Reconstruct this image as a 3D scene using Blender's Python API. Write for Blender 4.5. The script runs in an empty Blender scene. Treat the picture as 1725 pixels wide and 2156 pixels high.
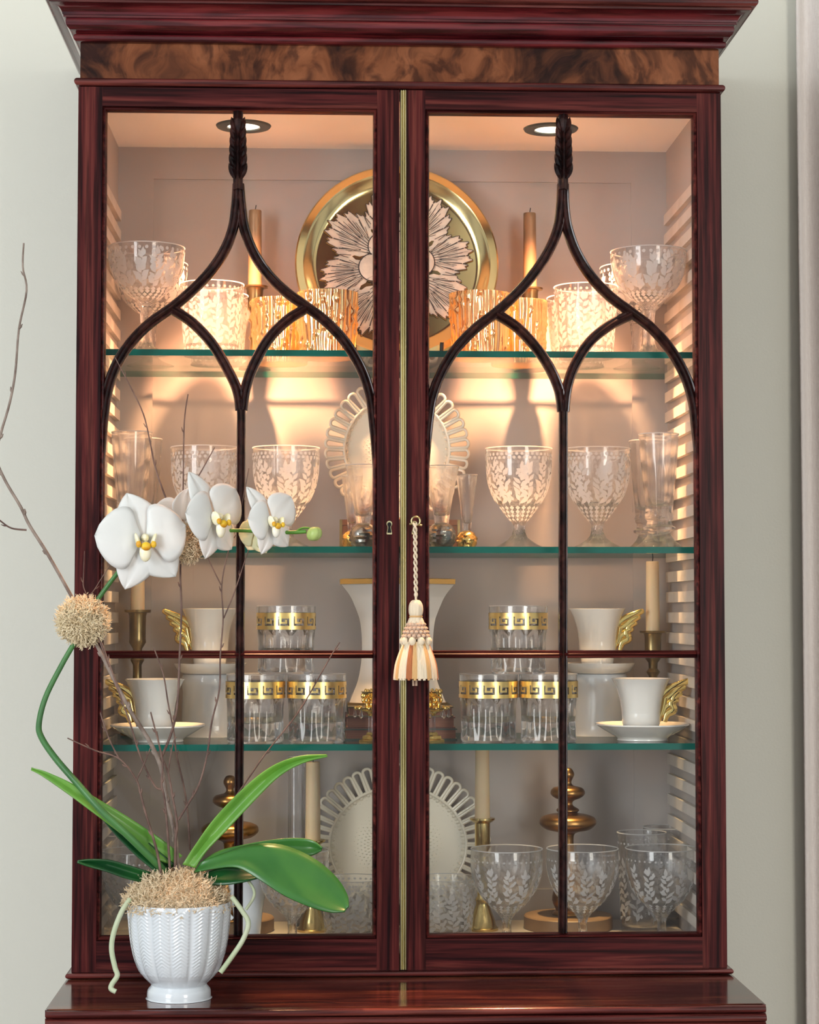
import bpy, bmesh, math, random
from mathutils import Vector, Matrix, Euler

random.seed(7)
PI = math.pi
S = bpy.context.scene
COL = S.collection

# ------------------------------------------------------------------ camera
F_PX, DIST = 4300.0, 2.58
PHI = math.atan(212.0 / F_PX)
THETA = math.atan(182.5 / F_PX * math.cos(PHI))
CAM_POS = Vector((-0.0972, -DIST, 1.45))
CAM_ROT = Matrix.Rotation(-THETA, 3, 'Z') @ Matrix.Rotation(PI / 2 + PHI, 3, 'X')
cd = bpy.data.cameras.new('camera')
cd.sensor_fit = 'HORIZONTAL'
cd.sensor_width = 36.0
cd.lens = 36.0 * F_PX / 1725.0
cd.clip_start = 0.05
cam = bpy.data.objects.new('camera', cd)
cam.matrix_world = Matrix.Translation(CAM_POS) @ CAM_ROT.to_4x4()
COL.objects.link(cam)
S.camera = cam

# ------------------------------------------------------------------ world, daylight, exposure
w = bpy.data.worlds.new('world')
S.world = w
w.use_nodes = True
bg = w.node_tree.nodes['Background']
bg.inputs[0].default_value = (0.86, 0.93, 1.0, 1)
bg.inputs[1].default_value = 0.55


def area_light(name, loc, target, sx, sy, power, color):
    l = bpy.data.lights.new(name, 'AREA')
    l.shape = 'RECTANGLE'
    l.size, l.size_y, l.energy, l.color = sx, sy, power, color
    o = bpy.data.objects.new(name, l)
    o.location = loc
    o.rotation_euler = (Vector(target) - Vector(loc)).to_track_quat('-Z', 'Y').to_euler()
    COL.objects.link(o)
    return o


# tall windows of the room, behind and to the left of the camera
area_light('window_daylight', (-2.2, -2.9, 1.8), (-0.2, 0.1, 1.3), 1.0, 1.9, 74, (0.95, 0.98, 1.0))
area_light('window_daylight.001', (2.1, -4.6, 1.8), (0.4, 0.1, 1.5), 1.0, 1.9, 66, (1.0, 0.95, 0.86))

S.view_settings.view_transform = 'Standard'
S.view_settings.look = 'None'
S.view_settings.gamma = 1.0
S.view_settings.use_curve_mapping = False
S.view_settings.exposure = 0.0
S.cycles.max_bounces = 10
S.cycles.transmission_bounces = 8
S.cycles.glossy_bounces = 4
S.cycles.diffuse_bounces = 3
S.cycles.transparent_max_bounces = 32
S.cycles.sample_clamp_indirect = 10.0
S.cycles.use_light_tree = False


# ------------------------------------------------------------------ placing helpers
def P(u, v, Y):
    """point of the plane y = Y that the photograph shows at pixel (u, v)"""
    d = CAM_ROT @ Vector(((u - 862.5) / F_PX, -(v - 1078.0) / F_PX, -1.0))
    t = (Y - CAM_POS.y) / d.y
    return CAM_POS + d * t


def K(Y):
    """metres per pixel at depth Y"""
    return 0.0006 * (DIST + Y) / DIST


def X(u, v=1100, Y=0.0):
    return P(u, v, Y).x


def Z(v, u=842, Y=0.0):
    return P(u, v, Y).z


# ------------------------------------------------------------------ materials
MATS = {}


def _nt(name):
    m = bpy.data.materials.new(name)
    m.use_nodes = True
    n = m.node_tree
    return m, n, n.nodes['Principled BSDF'], n.nodes['Material Output']


def pmat(name, col, rough=0.5, metal=0.0, coat=0.0, sss=0.0, noise=None, bump=None, trans=0.0, sheen=0.0, spec=0.5):
    m, n, b, out = _nt(name)
    b.inputs['Base Color'].default_value = (*col, 1)
    b.inputs['Roughness'].default_value = rough
    b.inputs['Metallic'].default_value = metal
    b.inputs['Coat Weight'].default_value = coat
    b.inputs['Coat Roughness'].default_value = 0.06
    b.inputs['Specular IOR Level'].default_value = spec
    if sss:
        b.inputs['Subsurface Weight'].default_value = sss
        b.inputs['Subsurface Scale'].default_value = 0.01
    if sheen:
        b.inputs['Sheen Weight'].default_value = sheen
    if noise:
        sc, c2, stretch = noise
        tc = n.nodes.new('ShaderNodeTexCoord')
        mp = n.nodes.new('ShaderNodeMapping')
        mp.inputs['Scale'].default_value = stretch
        nz = n.nodes.new('ShaderNodeTexNoise')
        nz.inputs['Scale'].default_value = sc
        nz.inputs['Detail'].default_value = 6
        rp = n.nodes.new('ShaderNodeValToRGB')
        rp.color_ramp.elements[0].position = 0.35
        rp.color_ramp.elements[1].position = 0.65
        rp.color_ramp.elements[0].color = (*col, 1)
        rp.color_ramp.elements[1].color = (*c2, 1)
        n.links.new(tc.outputs['Object'], mp.inputs['Vector'])
        n.links.new(mp.outputs[0], nz.inputs['Vector'])
        n.links.new(nz.outputs[0], rp.inputs[0])
        n.links.new(rp.outputs[0], b.inputs['Base Color'])
    if bump:
        sc, st, stretch = bump
        tc = n.nodes.new('ShaderNodeTexCoord')
        mp = n.nodes.new('ShaderNodeMapping')
        mp.inputs['Scale'].default_value = stretch
        nz = n.nodes.new('ShaderNodeTexNoise')
        nz.inputs['Scale'].default_value = sc
        nz.inputs['Detail'].default_value = 4
        bp = n.nodes.new('ShaderNodeBump')
        bp.inputs['Strength'].default_value = st
        bp.inputs['Distance'].default_value = 0.002
        n.links.new(tc.outputs['Object'], mp.inputs['Vector'])
        n.links.new(mp.outputs[0], nz.inputs['Vector'])
        n.links.new(nz.outputs[0], bp.inputs['Height'])
        n.links.new(bp.outputs[0], b.inputs['Normal'])
    MATS[name] = m
    return m


def wood(name, stretch, cols, rough=0.3, coat=0.35, fine=1.0, swirl=0.0):
    m, n, b, out = _nt(name)
    tc = n.nodes.new('ShaderNodeTexCoord')
    mp = n.nodes.new('ShaderNodeMapping')
    mp.inputs['Scale'].default_value = stretch
    n.links.new(tc.outputs['Object'], mp.inputs['Vector'])
    vec = mp.outputs[0]
    if swirl:
        sw = n.nodes.new('ShaderNodeTexNoise')
        sw.inputs['Scale'].default_value = 9.0
        sw.inputs['Detail'].default_value = 2
        n.links.new(tc.outputs['Object'], sw.inputs['Vector'])
        ad = n.nodes.new('ShaderNodeMixRGB')
        ad.blend_type = 'ADD'
        ad.inputs[0].default_value = swirl
        n.links.new(vec, ad.inputs[1])
        n.links.new(sw.outputs['Color'], ad.inputs[2])
        vec = ad.outputs[0]
    nz = n.nodes.new('ShaderNodeTexNoise')
    nz.inputs['Scale'].default_value = 1.0
    nz.inputs['Detail'].default_value = 8
    nz.inputs['Roughness'].default_value = 0.62
    nz.inputs['Distortion'].default_value = 0.6
    n.links.new(vec, nz.inputs['Vector'])
    rp = n.nodes.new('ShaderNodeValToRGB')
    e = rp.color_ramp.elements
    e[0].position, e[1].position = 0.36, 0.72
    e[0].color, e[1].color = (*cols[0], 1), (*cols[2], 1)
    k = e.new(0.52)
    k.color = (*cols[1], 1)
    n.links.new(nz.outputs[0], rp.inputs[0])
    nf = n.nodes.new('ShaderNodeTexNoise')
    nf.inputs['Scale'].default_value = 3.2 * fine
    nf.inputs['Detail'].default_value = 3
    n.links.new(vec, nf.inputs['Vector'])
    mx = n.nodes.new('ShaderNodeMixRGB')
    mx.blend_type = 'MULTIPLY'
    mx.inputs[0].default_value = 0.8
    r2 = n.nodes.new('ShaderNodeValToRGB')
    r2.color_ramp.elements[0].position = 0.38
    r2.color_ramp.elements[0].color = (0.30, 0.26, 0.28, 1)
    r2.color_ramp.elements[1].position = 0.56
    r2.color_ramp.elements[1].color = (1.25, 1.25, 1.2, 1)
    n.links.new(nf.outputs[0], r2.inputs[0])
    n.links.new(rp.outputs[0], mx.inputs[1])
    n.links.new(r2.outputs[0], mx.inputs[2])
    n.links.new(mx.outputs[0], b.inputs['Base Color'])
    b.inputs['Roughness'].default_value = rough
    b.inputs['Specular IOR Level'].default_value = 0.12
    b.inputs['Coat Weight'].default_value = coat
    b.inputs['Coat Roughness'].default_value = 0.12
    MATS[name] = m
    return m


def thin_glass(name, tint, f0=0.04, rough=0.0, gain=1.0):
    """sheet of clear glass: straight-through transmission and a Schlick reflection"""
    m, n, b, out = _nt(name)
    n.nodes.remove(b)
    lw = n.nodes.new('ShaderNodeLayerWeight')
    lw.inputs[0].default_value = 0.5
    pw = n.nodes.new('ShaderNodeMath')
    pw.operation = 'POWER'
    pw.inputs[1].default_value = 5.0
    ma = n.nodes.new('ShaderNodeMath')
    ma.operation = 'MULTIPLY_ADD'
    ma.inputs[1].default_value = (1 - f0) * gain
    ma.inputs[2].default_value = f0
    tr = n.nodes.new('ShaderNodeBsdfTransparent')
    tr.inputs[0].default_value = (*tint, 1)
    gl = n.nodes.new('ShaderNodeBsdfGlossy')
    gl.inputs['Roughness'].default_value = rough
    mx = n.nodes.new('ShaderNodeMixShader')
    n.links.new(lw.outputs['Facing'], pw.inputs[0])
    n.links.new(pw.outputs[0], ma.inputs[0])
    n.links.new(ma.outputs[0], mx.inputs[0])
    n.links.new(tr.outputs[0], mx.inputs[1])
    n.links.new(gl.outputs[0], mx.inputs[2])
    n.links.new(mx.outputs[0], out.inputs[0])
    MATS[name] = m
    return m


def crystal(name, clear, ior=1.5, col=(1, 1, 1)):
    """blown crystal: refracting glass mixed with straight-through transmission so that it passes light on"""
    m, n, b, out = _nt(name)
    n.nodes.remove(b)
    g = n.nodes.new('ShaderNodeBsdfGlass')
    g.inputs['IOR'].default_value = ior
    g.inputs['Roughness'].default_value = 0.0
    g.inputs['Color'].default_value = (*col, 1)
    tr = n.nodes.new('ShaderNodeBsdfTransparent')
    tr.inputs[0].default_value = (*col, 1)
    mx = n.nodes.new('ShaderNodeMixShader')
    mx.inputs[0].default_value = clear
    n.links.new(g.outputs[0], mx.inputs[1])
    n.links.new(tr.outputs[0], mx.inputs[2])
    n.links.new(mx.outputs[0], out.inputs[0])
    MATS[name] = m
    return m


def frosted(name, col, clear):
    m, n, b, out = _nt(name)
    n.nodes.remove(b)
    d = n.nodes.new('ShaderNodeBsdfDiffuse')
    t = n.nodes.new('ShaderNodeBsdfTranslucent')
    d.inputs[0].default_value = (*col, 1)
    t.inputs[0].default_value = (*col, 1)
    m1 = n.nodes.new('ShaderNodeMixShader')
    m1.inputs[0].default_value = 0.5
    tr = n.nodes.new('ShaderNodeBsdfTransparent')
    m2 = n.nodes.new('ShaderNodeMixShader')
    m2.inputs[0].default_value = clear
    n.links.new(d.outputs[0], m1.inputs[1])
    n.links.new(t.outputs[0], m1.inputs[2])
    n.links.new(m1.outputs[0], m2.inputs[1])
    n.links.new(tr.outputs[0], m2.inputs[2])
    n.links.new(m2.outputs[0], out.inputs[0])
    MATS[name] = m
    return m


def leafmat(name, c1, c2, rough=0.35, trans=0.25):
    m = pmat(name, c1, rough, noise=(14, c2, (1, 1, 1)), coat=0.15)
    n = m.node_tree
    b, out = n.nodes['Principled BSDF'], n.nodes['Material Output']
    t = n.nodes.new('ShaderNodeBsdfTranslucent')
    t.inputs[0].default_value = (*[min(1, x * 1.6) for x in c2], 1)
    mx = n.nodes.new('ShaderNodeMixShader')
    mx.inputs[0].default_value = trans
    n.links.new(b.outputs[0], mx.inputs[1])
    n.links.new(t.outputs[0], mx.inputs[2])
    n.links.new(mx.outputs[0], out.inputs[0])
    return m


MAH = ((0.014, 0.002, 0.003), (0.064, 0.010, 0.010), (0.15, 0.036, 0.028))
wood('mahogany_upright', (75, 75, 2.6), MAH, 0.36, 0.0)
wood('mahogany_level', (2.6, 75, 75), MAH, 0.36, 0.0)
wood('mahogany_polished', (2.5, 60, 60), ((0.035, 0.006, 0.007), (0.10, 0.019, 0.017), (0.18, 0.05, 0.038)), rough=0.2, coat=0.7)
wood('mahogany_moulding', (3, 40, 40), ((0.03, 0.003, 0.006), (0.10, 0.010, 0.014), (0.18, 0.026, 0.025)), rough=0.18, coat=1.0)
wood('mahogany_ledge', (2.5, 22, 22), ((0.022, 0.005, 0.006), (0.078, 0.019, 0.012), (0.19, 0.065, 0.032)), rough=0.14, coat=0.6)
wood('flame_veneer', (9, 9, 4), ((0.022, 0.006, 0.004), (0.14, 0.045, 0.018), (0.27, 0.10, 0.045)), rough=0.35, coat=0.12, fine=2.0, swirl=2.6)
wood('dark_glazing_bar', (30, 30, 30), ((0.010, 0.004, 0.004), (0.028, 0.009, 0.008), (0.06, 0.02, 0.016)), rough=0.28, coat=0.5)
pmat('taupe_paint', (0.385, 0.345, 0.32), 0.55, noise=(3, (0.41, 0.37, 0.342), (1, 1, 1)))
pmat('slat_paint', (0.62, 0.56, 0.50), 0.5, noise=(30, (0.54, 0.49, 0.43), (1, 1, 1)))
pmat('ceiling_paint', (0.90, 0.89, 0.87), 0.5)
pmat('brass', (0.62, 0.47, 0.20), 0.22, 1.0)
pmat('pale_brass', (0.70, 0.62, 0.36), 0.3, 1.0, noise=(40, (0.42, 0.36, 0.18), (4, 4, 0.15)))
pmat('aged_brass', (0.42, 0.31, 0.14), 0.3, 1.0, noise=(25, (0.25, 0.18, 0.08), (1, 1, 1)))
pmat('polished_gold', (0.95, 0.70, 0.24), 0.10, 1.0)
pmat('plate_gold', (0.95, 0.74, 0.34), 0.15, 1.0)
pmat('gilt_wood', (0.46, 0.25, 0.085), 0.32, 1.0, noise=(18, (0.30, 0.15, 0.05), (1, 1, 3)))
pmat('gold_print', (0.86, 0.62, 0.22), 0.28, 0.85)
pmat('pewter', (0.50, 0.50, 0.46), 0.25, 1.0, noise=(60, (0.25, 0.24, 0.2), (1, 1, 1)), bump=(90, 0.9, (1, 1, 1)))
pmat('gold_nugget', (0.95, 0.62, 0.18), 0.16, 1.0, bump=(60, 0.9, (1, 1, 1)))
pmat('black_metal', (0.01, 0.01, 0.01), 0.4, 0.3)
pmat('lamp_ring', (0.045, 0.06, 0.055), 0.35, 0.4)
pmat('dark_void', (0.002, 0.002, 0.002), 0.8)
pmat('porcelain', (0.76, 0.75, 0.71), 0.12, coat=0.6)
pmat('white_porcelain', (0.66, 0.71, 0.75), 0.14, coat=0.6)
pmat('creamware', (0.74, 0.68, 0.55), 0.2, coat=0.5)
pmat('print_cream', (0.80, 0.69, 0.55), 0.4, noise=(70, (0.62, 0.53, 0.44), (1, 1, 1)))
pmat('print_ink', (0.05, 0.035, 0.03), 0.5)
pmat('candle_wax', (0.78, 0.62, 0.40), 0.5, sss=0.15, noise=(30, (0.70, 0.53, 0.32), (1, 1, 0.2)))
pmat('gold_wax', (0.30, 0.19, 0.10), 0.45, 0.3)
pmat('book_cover_brown', (0.13, 0.05, 0.035), 0.5)
pmat('book_cover_olive', (0.12, 0.10, 0.05), 0.5)
pmat('book_cover_green', (0.06, 0.09, 0.075), 0.5)
pmat('book_pages', (0.30, 0.15, 0.10), 0.8, noise=(8, (0.22, 0.10, 0.07), (1, 1, 60)))
pmat('box_wood', (0.26, 0.11, 0.05), 0.4)
pmat('plinth_wood', (0.28, 0.17, 0.09), 0.5, noise=(12, (0.2, 0.12, 0.06), (1, 1, 1)))
pmat('wall_paint', (0.76, 0.765, 0.675), 0.75, bump=(260, 0.12, (1, 1, 1)))
pmat('curtain_linen', (0.80, 0.74, 0.70), 0.9, noise=(120, (0.86, 0.81, 0.77), (6, 6, 0.6)), bump=(300, 0.5, (1, 1, 1)))
pmat('floor_wood', (0.20, 0.12, 0.07), 0.4)
pmat('moss', (0.70, 0.55, 0.36), 0.85, noise=(60, (0.80, 0.67, 0.47), (1, 1, 1)))
pmat('moss_pale', (0.85, 0.74, 0.52), 0.85, noise=(60, (0.76, 0.62, 0.40), (1, 1, 1)))
pmat('moss_shadow', (0.30, 0.20, 0.10), 0.9)
pmat('bark', (0.085, 0.045, 0.036), 0.7, noise=(60, (0.19, 0.115, 0.09), (1, 1, 1)))
pmat('bark_thick', (0.14, 0.10, 0.08), 0.7, noise=(60, (0.30, 0.24, 0.20), (1, 1, 1)))
leafmat('leaf_light', (0.12, 0.34, 0.05), (0.21, 0.45, 0.08), 0.4, 0.3)
leafmat('leaf_dark', (0.005, 0.055, 0.016), (0.012, 0.10, 0.022), 0.32, 0.08)
leafmat('leaf_broad', (0.02, 0.13, 0.025), (0.05, 0.20, 0.035), 0.32, 0.12)
pmat('orchid_stem', (0.03, 0.12, 0.035), 0.45, noise=(20, (0.06, 0.20, 0.05), (1, 1, 1)))
pmat('orchid_stem_light', (0.09, 0.26, 0.03), 0.45)
leafmat('petal_white', (0.80, 0.83, 0.81), (0.86, 0.88, 0.87), 0.5, 0.24)
leafmat('petal_green', (0.78, 0.82, 0.45), (0.84, 0.86, 0.58), 0.5, 0.3)
pmat('lip_white', (0.90, 0.88, 0.80), 0.45, noise=(60, (0.92, 0.84, 0.45), (1, 1, 1)))
pmat('lip_yellow', (0.85, 0.58, 0.03), 0.45, noise=(90, (0.65, 0.24, 0.01), (1, 1, 1)))
leafmat('bud_green', (0.42, 0.58, 0.16), (0.58, 0.70, 0.28), 0.45, 0.2)
pmat('root', (0.50, 0.56, 0.40), 0.6, noise=(30, (0.40, 0.48, 0.30), (1, 1, 1)))
pmat('yarn_cream', (0.80, 0.68, 0.50), 0.85, bump=(400, 0.6, (1, 1, 0.2)))
pmat('yarn_tan', (0.66, 0.40, 0.17), 0.85, bump=(400, 0.6, (1, 1, 0.2)))
pmat('yarn_rust', (0.42, 0.14, 0.05), 0.85, bump=(400, 0.6, (1, 1, 0.2)))
pmat('yarn_rose', (0.62, 0.44, 0.32), 0.85, bump=(400, 0.6, (1, 1, 1)))
pmat('shelf_edge', (0.0, 0.105, 0.078), 0.25, spec=0.25)
pmat('bulb_glass', (0.9, 0.85, 0.75), 0.3)
thin_glass('pane_glass', (0.99, 0.993, 0.99), 0.014)
thin_glass('shelf_glass', (0.872, 0.93, 0.91), 0.045, gain=0.75)
crystal('crystal_thin', 0.34)
crystal('crystal_cut', 0.18, 1.52)
crystal('crystal_plain', 0.6, 1.4)
frosted('etched_and_sparkle_frost', (0.80, 0.79, 0.78), 0.30)


def amber_glass():
    m, n, b, out = _nt('gold_lustre_glass')
    b.inputs['Base Color'].default_value = (0.94, 0.71, 0.36, 1)
    b.inputs['Metallic'].default_value = 1.0
    b.inputs['Roughness'].default_value = 0.12
    t = n.nodes.new('ShaderNodeBsdfTransparent')
    t.inputs[0].default_value = (1.0, 0.84, 0.56, 1)
    tl = n.nodes.new('ShaderNodeBsdfTranslucent')
    tl.inputs[0].default_value = (1.0, 0.72, 0.36, 1)
    m1 = n.nodes.new('ShaderNodeMixShader')
    m1.inputs[0].default_value = 0.5
    m2 = n.nodes.new('ShaderNodeMixShader')
    m2.inputs[0].default_value = 0.2
    n.links.new(t.outputs[0], m1.inputs[1])
    n.links.new(tl.outputs[0], m1.inputs[2])
    n.links.new(b.outputs[0], m2.inputs[1])
    n.links.new(m1.outputs[0], m2.inputs[2])
    n.links.new(m2.outputs[0], out.inputs[0])
    MATS['gold_lustre_glass'] = m


amber_glass()


def two_sided_gold():
    """burnished gold outside, the brown underside of the paint seen through the glass"""
    m = pmat('gold_key_paint', (0.86, 0.62, 0.22), 0.28, 0.85)
    n = m.node_tree
    b, out = n.nodes['Principled BSDF'], n.nodes['Material Output']
    geo = n.nodes.new('ShaderNodeNewGeometry')
    d = n.nodes.new('ShaderNodeBsdfDiffuse')
    d.inputs[0].default_value = (0.16, 0.10, 0.035, 1)
    mx = n.nodes.new('ShaderNodeMixShader')
    n.links.new(geo.outputs['Backfacing'], mx.inputs[0])
    n.links.new(b.outputs[0], mx.inputs[1])
    n.links.new(d.outputs[0], mx.inputs[2])
    n.links.new(mx.outputs[0], out.inputs[0])


two_sided_gold()
# a lit lamp face gives off light
_m, _n, _b, _o = _nt('lit_lamp')
_b.inputs['Emission Color'].default_value = (1.0, 0.80, 0.60, 1)
_b.inputs['Emission Strength'].default_value = 3.0
MATS['lit_lamp'] = _m


# ------------------------------------------------------------------ mesh helpers
class G:
    def __init__(self):
        self.v, self.f, self.mi = [], [], []

    def add(self, vs, fs, mi=0):
        o = len(self.v)
        self.v.extend([tuple(p) for p in vs])
        self.f.extend([tuple(i + o for i in fc) for fc in fs])
        self.mi.extend([mi] * len(fs))
        return self

    def box(self, a, b, mi=0):
        x0, y0, z0 = a
        x1, y1, z1 = b
        vs = [(x0, y0, z0), (x1, y0, z0), (x1, y1, z0), (x0, y1, z0), (x0, y0, z1), (x1, y0, z1), (x1, y1, z1), (x0, y1, z1)]
        return self.add(vs, [(3, 2, 1, 0), (4, 5, 6, 7), (0, 1, 5, 4), (1, 2, 6, 5), (2, 3, 7, 6), (3, 0, 4, 7)], mi)

    def lathe(self, prof, seg=40, rf=None, mi=0, off=(0, 0, 0), close=False):
        """prof: (r, z) pairs; rf(theta, i) scales the radius"""
        vs, fs, rings = [], [], []
        for i, (r, z) in enumerate(prof):
            if r <= 1e-7:
                rings.append([len(vs)])
                vs.append((off[0], off[1], off[2] + z))
            else:
                ring = []
                for k in range(seg):
                    t = 2 * PI * k / seg
                    rr = r * (rf(t, i, z) if rf else 1)
                    ring.append(len(vs))
                    vs.append((off[0] + rr * math.cos(t), off[1] + rr * math.sin(t), off[2] + z))
                rings.append(ring)
        if close:
            rings.append(rings[0])
        for a, b in zip(rings, rings[1:]):
            if len(a) == 1 and len(b) == 1:
                continue
            for k in range(seg):
                k2 = (k + 1) % seg
                if len(a) == 1:
                    fs.append((a[0], b[k2], b[k]))
                elif len(b) == 1:
                    fs.append((a[k], a[k2], b[0]))
                else:
                    fs.append((a[k], a[k2], b[k2], b[k]))
        return self.add(vs, fs, mi)

    def tube(self, pts, rad, seg=6, mi=0, cap=True):
        pts = [Vector(p) for p in pts]
        n = len(pts)
        if not hasattr(rad, '__len__'):
            rad = [rad] * n
        vs, fs = [], []
        ref = None
        for i, p in enumerate(pts):
            t = (pts[min(i + 1, n - 1)] - pts[max(i - 1, 0)])
            t = t.normalized() if t.length > 1e-9 else Vector((0, 0, 1))
            if ref is None:
                a = Vector((0, 1, 0)) if abs(t.y) < 0.9 else Vector((1, 0, 0))
                ref = (a - t * a.dot(t)).normalized()
            else:
                ref = ref - t * ref.dot(t)
                ref = ref.normalized() if ref.length > 1e-6 else t.orthogonal().normalized()
            b = t.cross(ref)
            for k in range(seg):
                an = 2 * PI * k / seg
                vs.append(p + (ref * math.cos(an) + b * math.sin(an)) * rad[i])
        for i in range(n - 1):
            for k in range(seg):
                k2 = (k + 1) % seg
                fs.append((i * seg + k, i * seg + k2, (i + 1) * seg + k2, (i + 1) * seg + k))
        if cap:
            fs.append(tuple(range(seg - 1, -1, -1)))
            fs.append(tuple((n - 1) * seg + k for k in range(seg)))
        return self.add(vs, fs, mi)

    def ellipsoid(self, c, r, seg=10, rings=6, rot=None, mi=0):
        vs, fs = [], []
        c = Vector(c)
        R = rot or Matrix.Identity(3)
        vs.append(c + R @ Vector((0, 0, -r[2])))
        for i in range(1, rings):
            a = -PI / 2 + PI * i / rings
            for k in range(seg):
                t = 2 * PI * k / seg
                vs.append(c + R @ Vector((r[0] * math.cos(a) * math.cos(t), r[1] * math.cos(a) * math.sin(t), r[2] * math.sin(a))))
        vs.append(c + R @ Vector((0, 0, r[2])))
        top = len(vs) - 1
        for k in range(seg):
            k2 = (k + 1) % seg
            fs.append((0, 1 + k2, 1 + k))
            fs.append((top, 1 + (rings - 2) * seg + k, 1 + (rings - 2) * seg + k2))
        for i in range(rings - 2):
            for k in range(seg):
                k2 = (k + 1) % seg
                fs.append((1 + i * seg + k, 1 + i * seg + k2, 1 + (i + 1) * seg + k2, 1 + (i + 1) * seg + k))
        return self.add(vs, fs, mi)

    def prism(self, poly, y0, y1, mi=0):
        """poly in (x, z), extruded along y"""
        n = len(poly)
        vs = [(x, y0, z) for x, z in poly] + [(x, y1, z) for x, z in poly]
        fs = [tuple(range(n)), tuple(range(2 * n - 1, n - 1, -1))]
        fs += [((i + 1) % n, i, n + i, n + (i + 1) % n) for i in range(n)]
        return self.add(vs, fs, mi)

    def sweep(self, pts, prof, mi=0):
        """planar sweep in xz: pts (x, z); prof: (side offset, y) closed loop"""
        n, m = len(pts), len(prof)
        vs, fs = [], []
        for i, (x, z) in enumerate(pts):
            a, b = pts[max(i - 1, 0)], pts[min(i + 1, n - 1)]
            tx, tz = b[0] - a[0], b[1] - a[1]
            l = math.hypot(tx, tz) or 1
            nx, nz = tz / l, -tx / l
            for s, y in prof:
                vs.append((x + nx * s, y, z + nz * s))
        for i in range(n - 1):
            for k in range(m):
                k2 = (k + 1) % m
                fs.append((i * m + k, (i + 1) * m + k, (i + 1) * m + k2, i * m + k2))
        fs.append(tuple(range(m)))
        fs.append(tuple((n - 1) * m + k for k in range(m - 1, -1, -1)))
        return self.add(vs, fs, mi)

    def grid(self, nu, nv, fn, mi=0):
        vs = [fn(i / (nu - 1), j / (nv - 1)) for i in range(nu) for j in range(nv)]
        fs = [(i * nv + j, i * nv + j + 1, (i + 1) * nv + j + 1, (i + 1) * nv + j) for i in range(nu - 1) for j in range(nv - 1)]
        return self.add(vs, fs, mi)

    def mesh(self, name, mats, smooth=35, org=(0, 0, 0), keep=False):
        me = bpy.data.meshes.new(name)
        ox, oy, oz = org
        me.from_pydata([(x - ox, y - oy, z - oz) for x, y, z in self.v], [], self.f)
        for m in (mats if isinstance(mats, (list, tuple)) else [mats]):
            me.materials.append(MATS[m])
        if any(self.mi):
            me.polygons.foreach_set('material_index', self.mi)
        bm = bmesh.new()
        bm.from_mesh(me)
        if not keep:
            bmesh.ops.recalc_face_normals(bm, faces=bm.faces)
        bm.to_mesh(me)
        bm.free()
        if smooth:
            me.polygons.foreach_set('use_smooth', [True] * len(me.polygons))
            me.set_sharp_from_angle(angle=math.radians(smooth))
        me.update()
        return me

    def build(self, name, mats, parent=None, smooth=35, world=True):
        """world: vertices are in world space and the parent's place is taken off"""
        org = abs_loc(parent) if (parent is not None and world) else (0, 0, 0)
        me = self.mesh(name, mats, smooth, org)
        return link(name, me, parent)


def abs_loc(o):
    p = Vector((0, 0, 0))
    while o is not None:
        p += o.location
        o = o.parent
    return p


def link(name, me, parent=None):
    o = bpy.data.objects.new(name, me)
    o.parent = parent
    COL.objects.link(o)
    return o


def thing(name, label, cat, loc=(0, 0, 0), rot=(0, 0, 0), group=None):
    o = bpy.data.objects.new(name, None)
    o.empty_display_size = 0.02
    o.location = loc
    o.rotation_euler = rot
    COL.objects.link(o)
    return tag(o, label, cat, group)


def tag(o, label, cat, group=None):
    o['label'] = label
    o['category'] = cat
    if group:
        o['group'] = group
    return o


def part_node(name, parent, loc=(0, 0, 0)):
    o = bpy.data.objects.new(name, None)
    o.empty_display_size = 0.01
    o.parent = parent
    o.location = loc
    COL.objects.link(o)
    return o


def dup(root, loc, label, rotz=None, group=None, scale=None):
    r = root.copy()
    COL.objects.link(r)
    r.location = loc
    if rotz is not None:
        r.rotation_euler.z = rotz
    if scale:
        r.scale = scale
    r['label'] = label
    if group:
        r['group'] = group
    for ch in list(root.children):
        c = ch.copy()
        COL.objects.link(c)
        c.parent = r
        for g in list(ch.children):
            d = g.copy()
            COL.objects.link(d)
            d.parent = c
    return r


def smooth_path(pts, n=6):
    pts = [Vector(p) for p in pts]
    out = []
    for i in range(len(pts) - 1):
        p0, p1, p2, p3 = pts[max(i - 1, 0)], pts[i], pts[i + 1], pts[min(i + 2, len(pts) - 1)]
        for k in range(n):
            t = k / n
            out.append(0.5 * ((2 * p1) + (p2 - p0) * t + (2 * p0 - 5 * p1 + 4 * p2 - p3) * t * t + (3 * p1 - p0 - 3 * p2 + p3) * t ** 3))
    out.append(pts[-1])
    return out


def interp(tab, z):
    if z <= tab[0][1]:
        return tab[0][0]
    for (r0, z0), (r1, z1) in zip(tab, tab[1:]):
        if z <= z1:
            return r0 + (r1 - r0) * (z - z0) / max(z1 - z0, 1e-9)
    return tab[-1][0]


def smooth_prof(pts, n=4):
    return [(max(p.x, 0), p.y) for p in smooth_path([Vector((a, b, 0)) for a, b in pts], n)]


# ------------------------------------------------------------------ the setting
WALL_Y = 0.335


def struct(name, g, m):
    o = g.build(name, m, None, 0)
    o['kind'] = 'structure'
    return o


struct('wall_back', G().box((-2.6, WALL_Y, 0), (2.6, WALL_Y + 0.1, 2.75)), 'wall_paint')
struct('floor', G().box((-2.6, -5.0, -0.06), (2.6, WALL_Y, 0)), 'floor_wood')
struct('ceiling', G().box((-2.6, -5.0, 2.75), (2.6, WALL_Y + 0.1, 2.85)), 'ceiling_paint')

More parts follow.
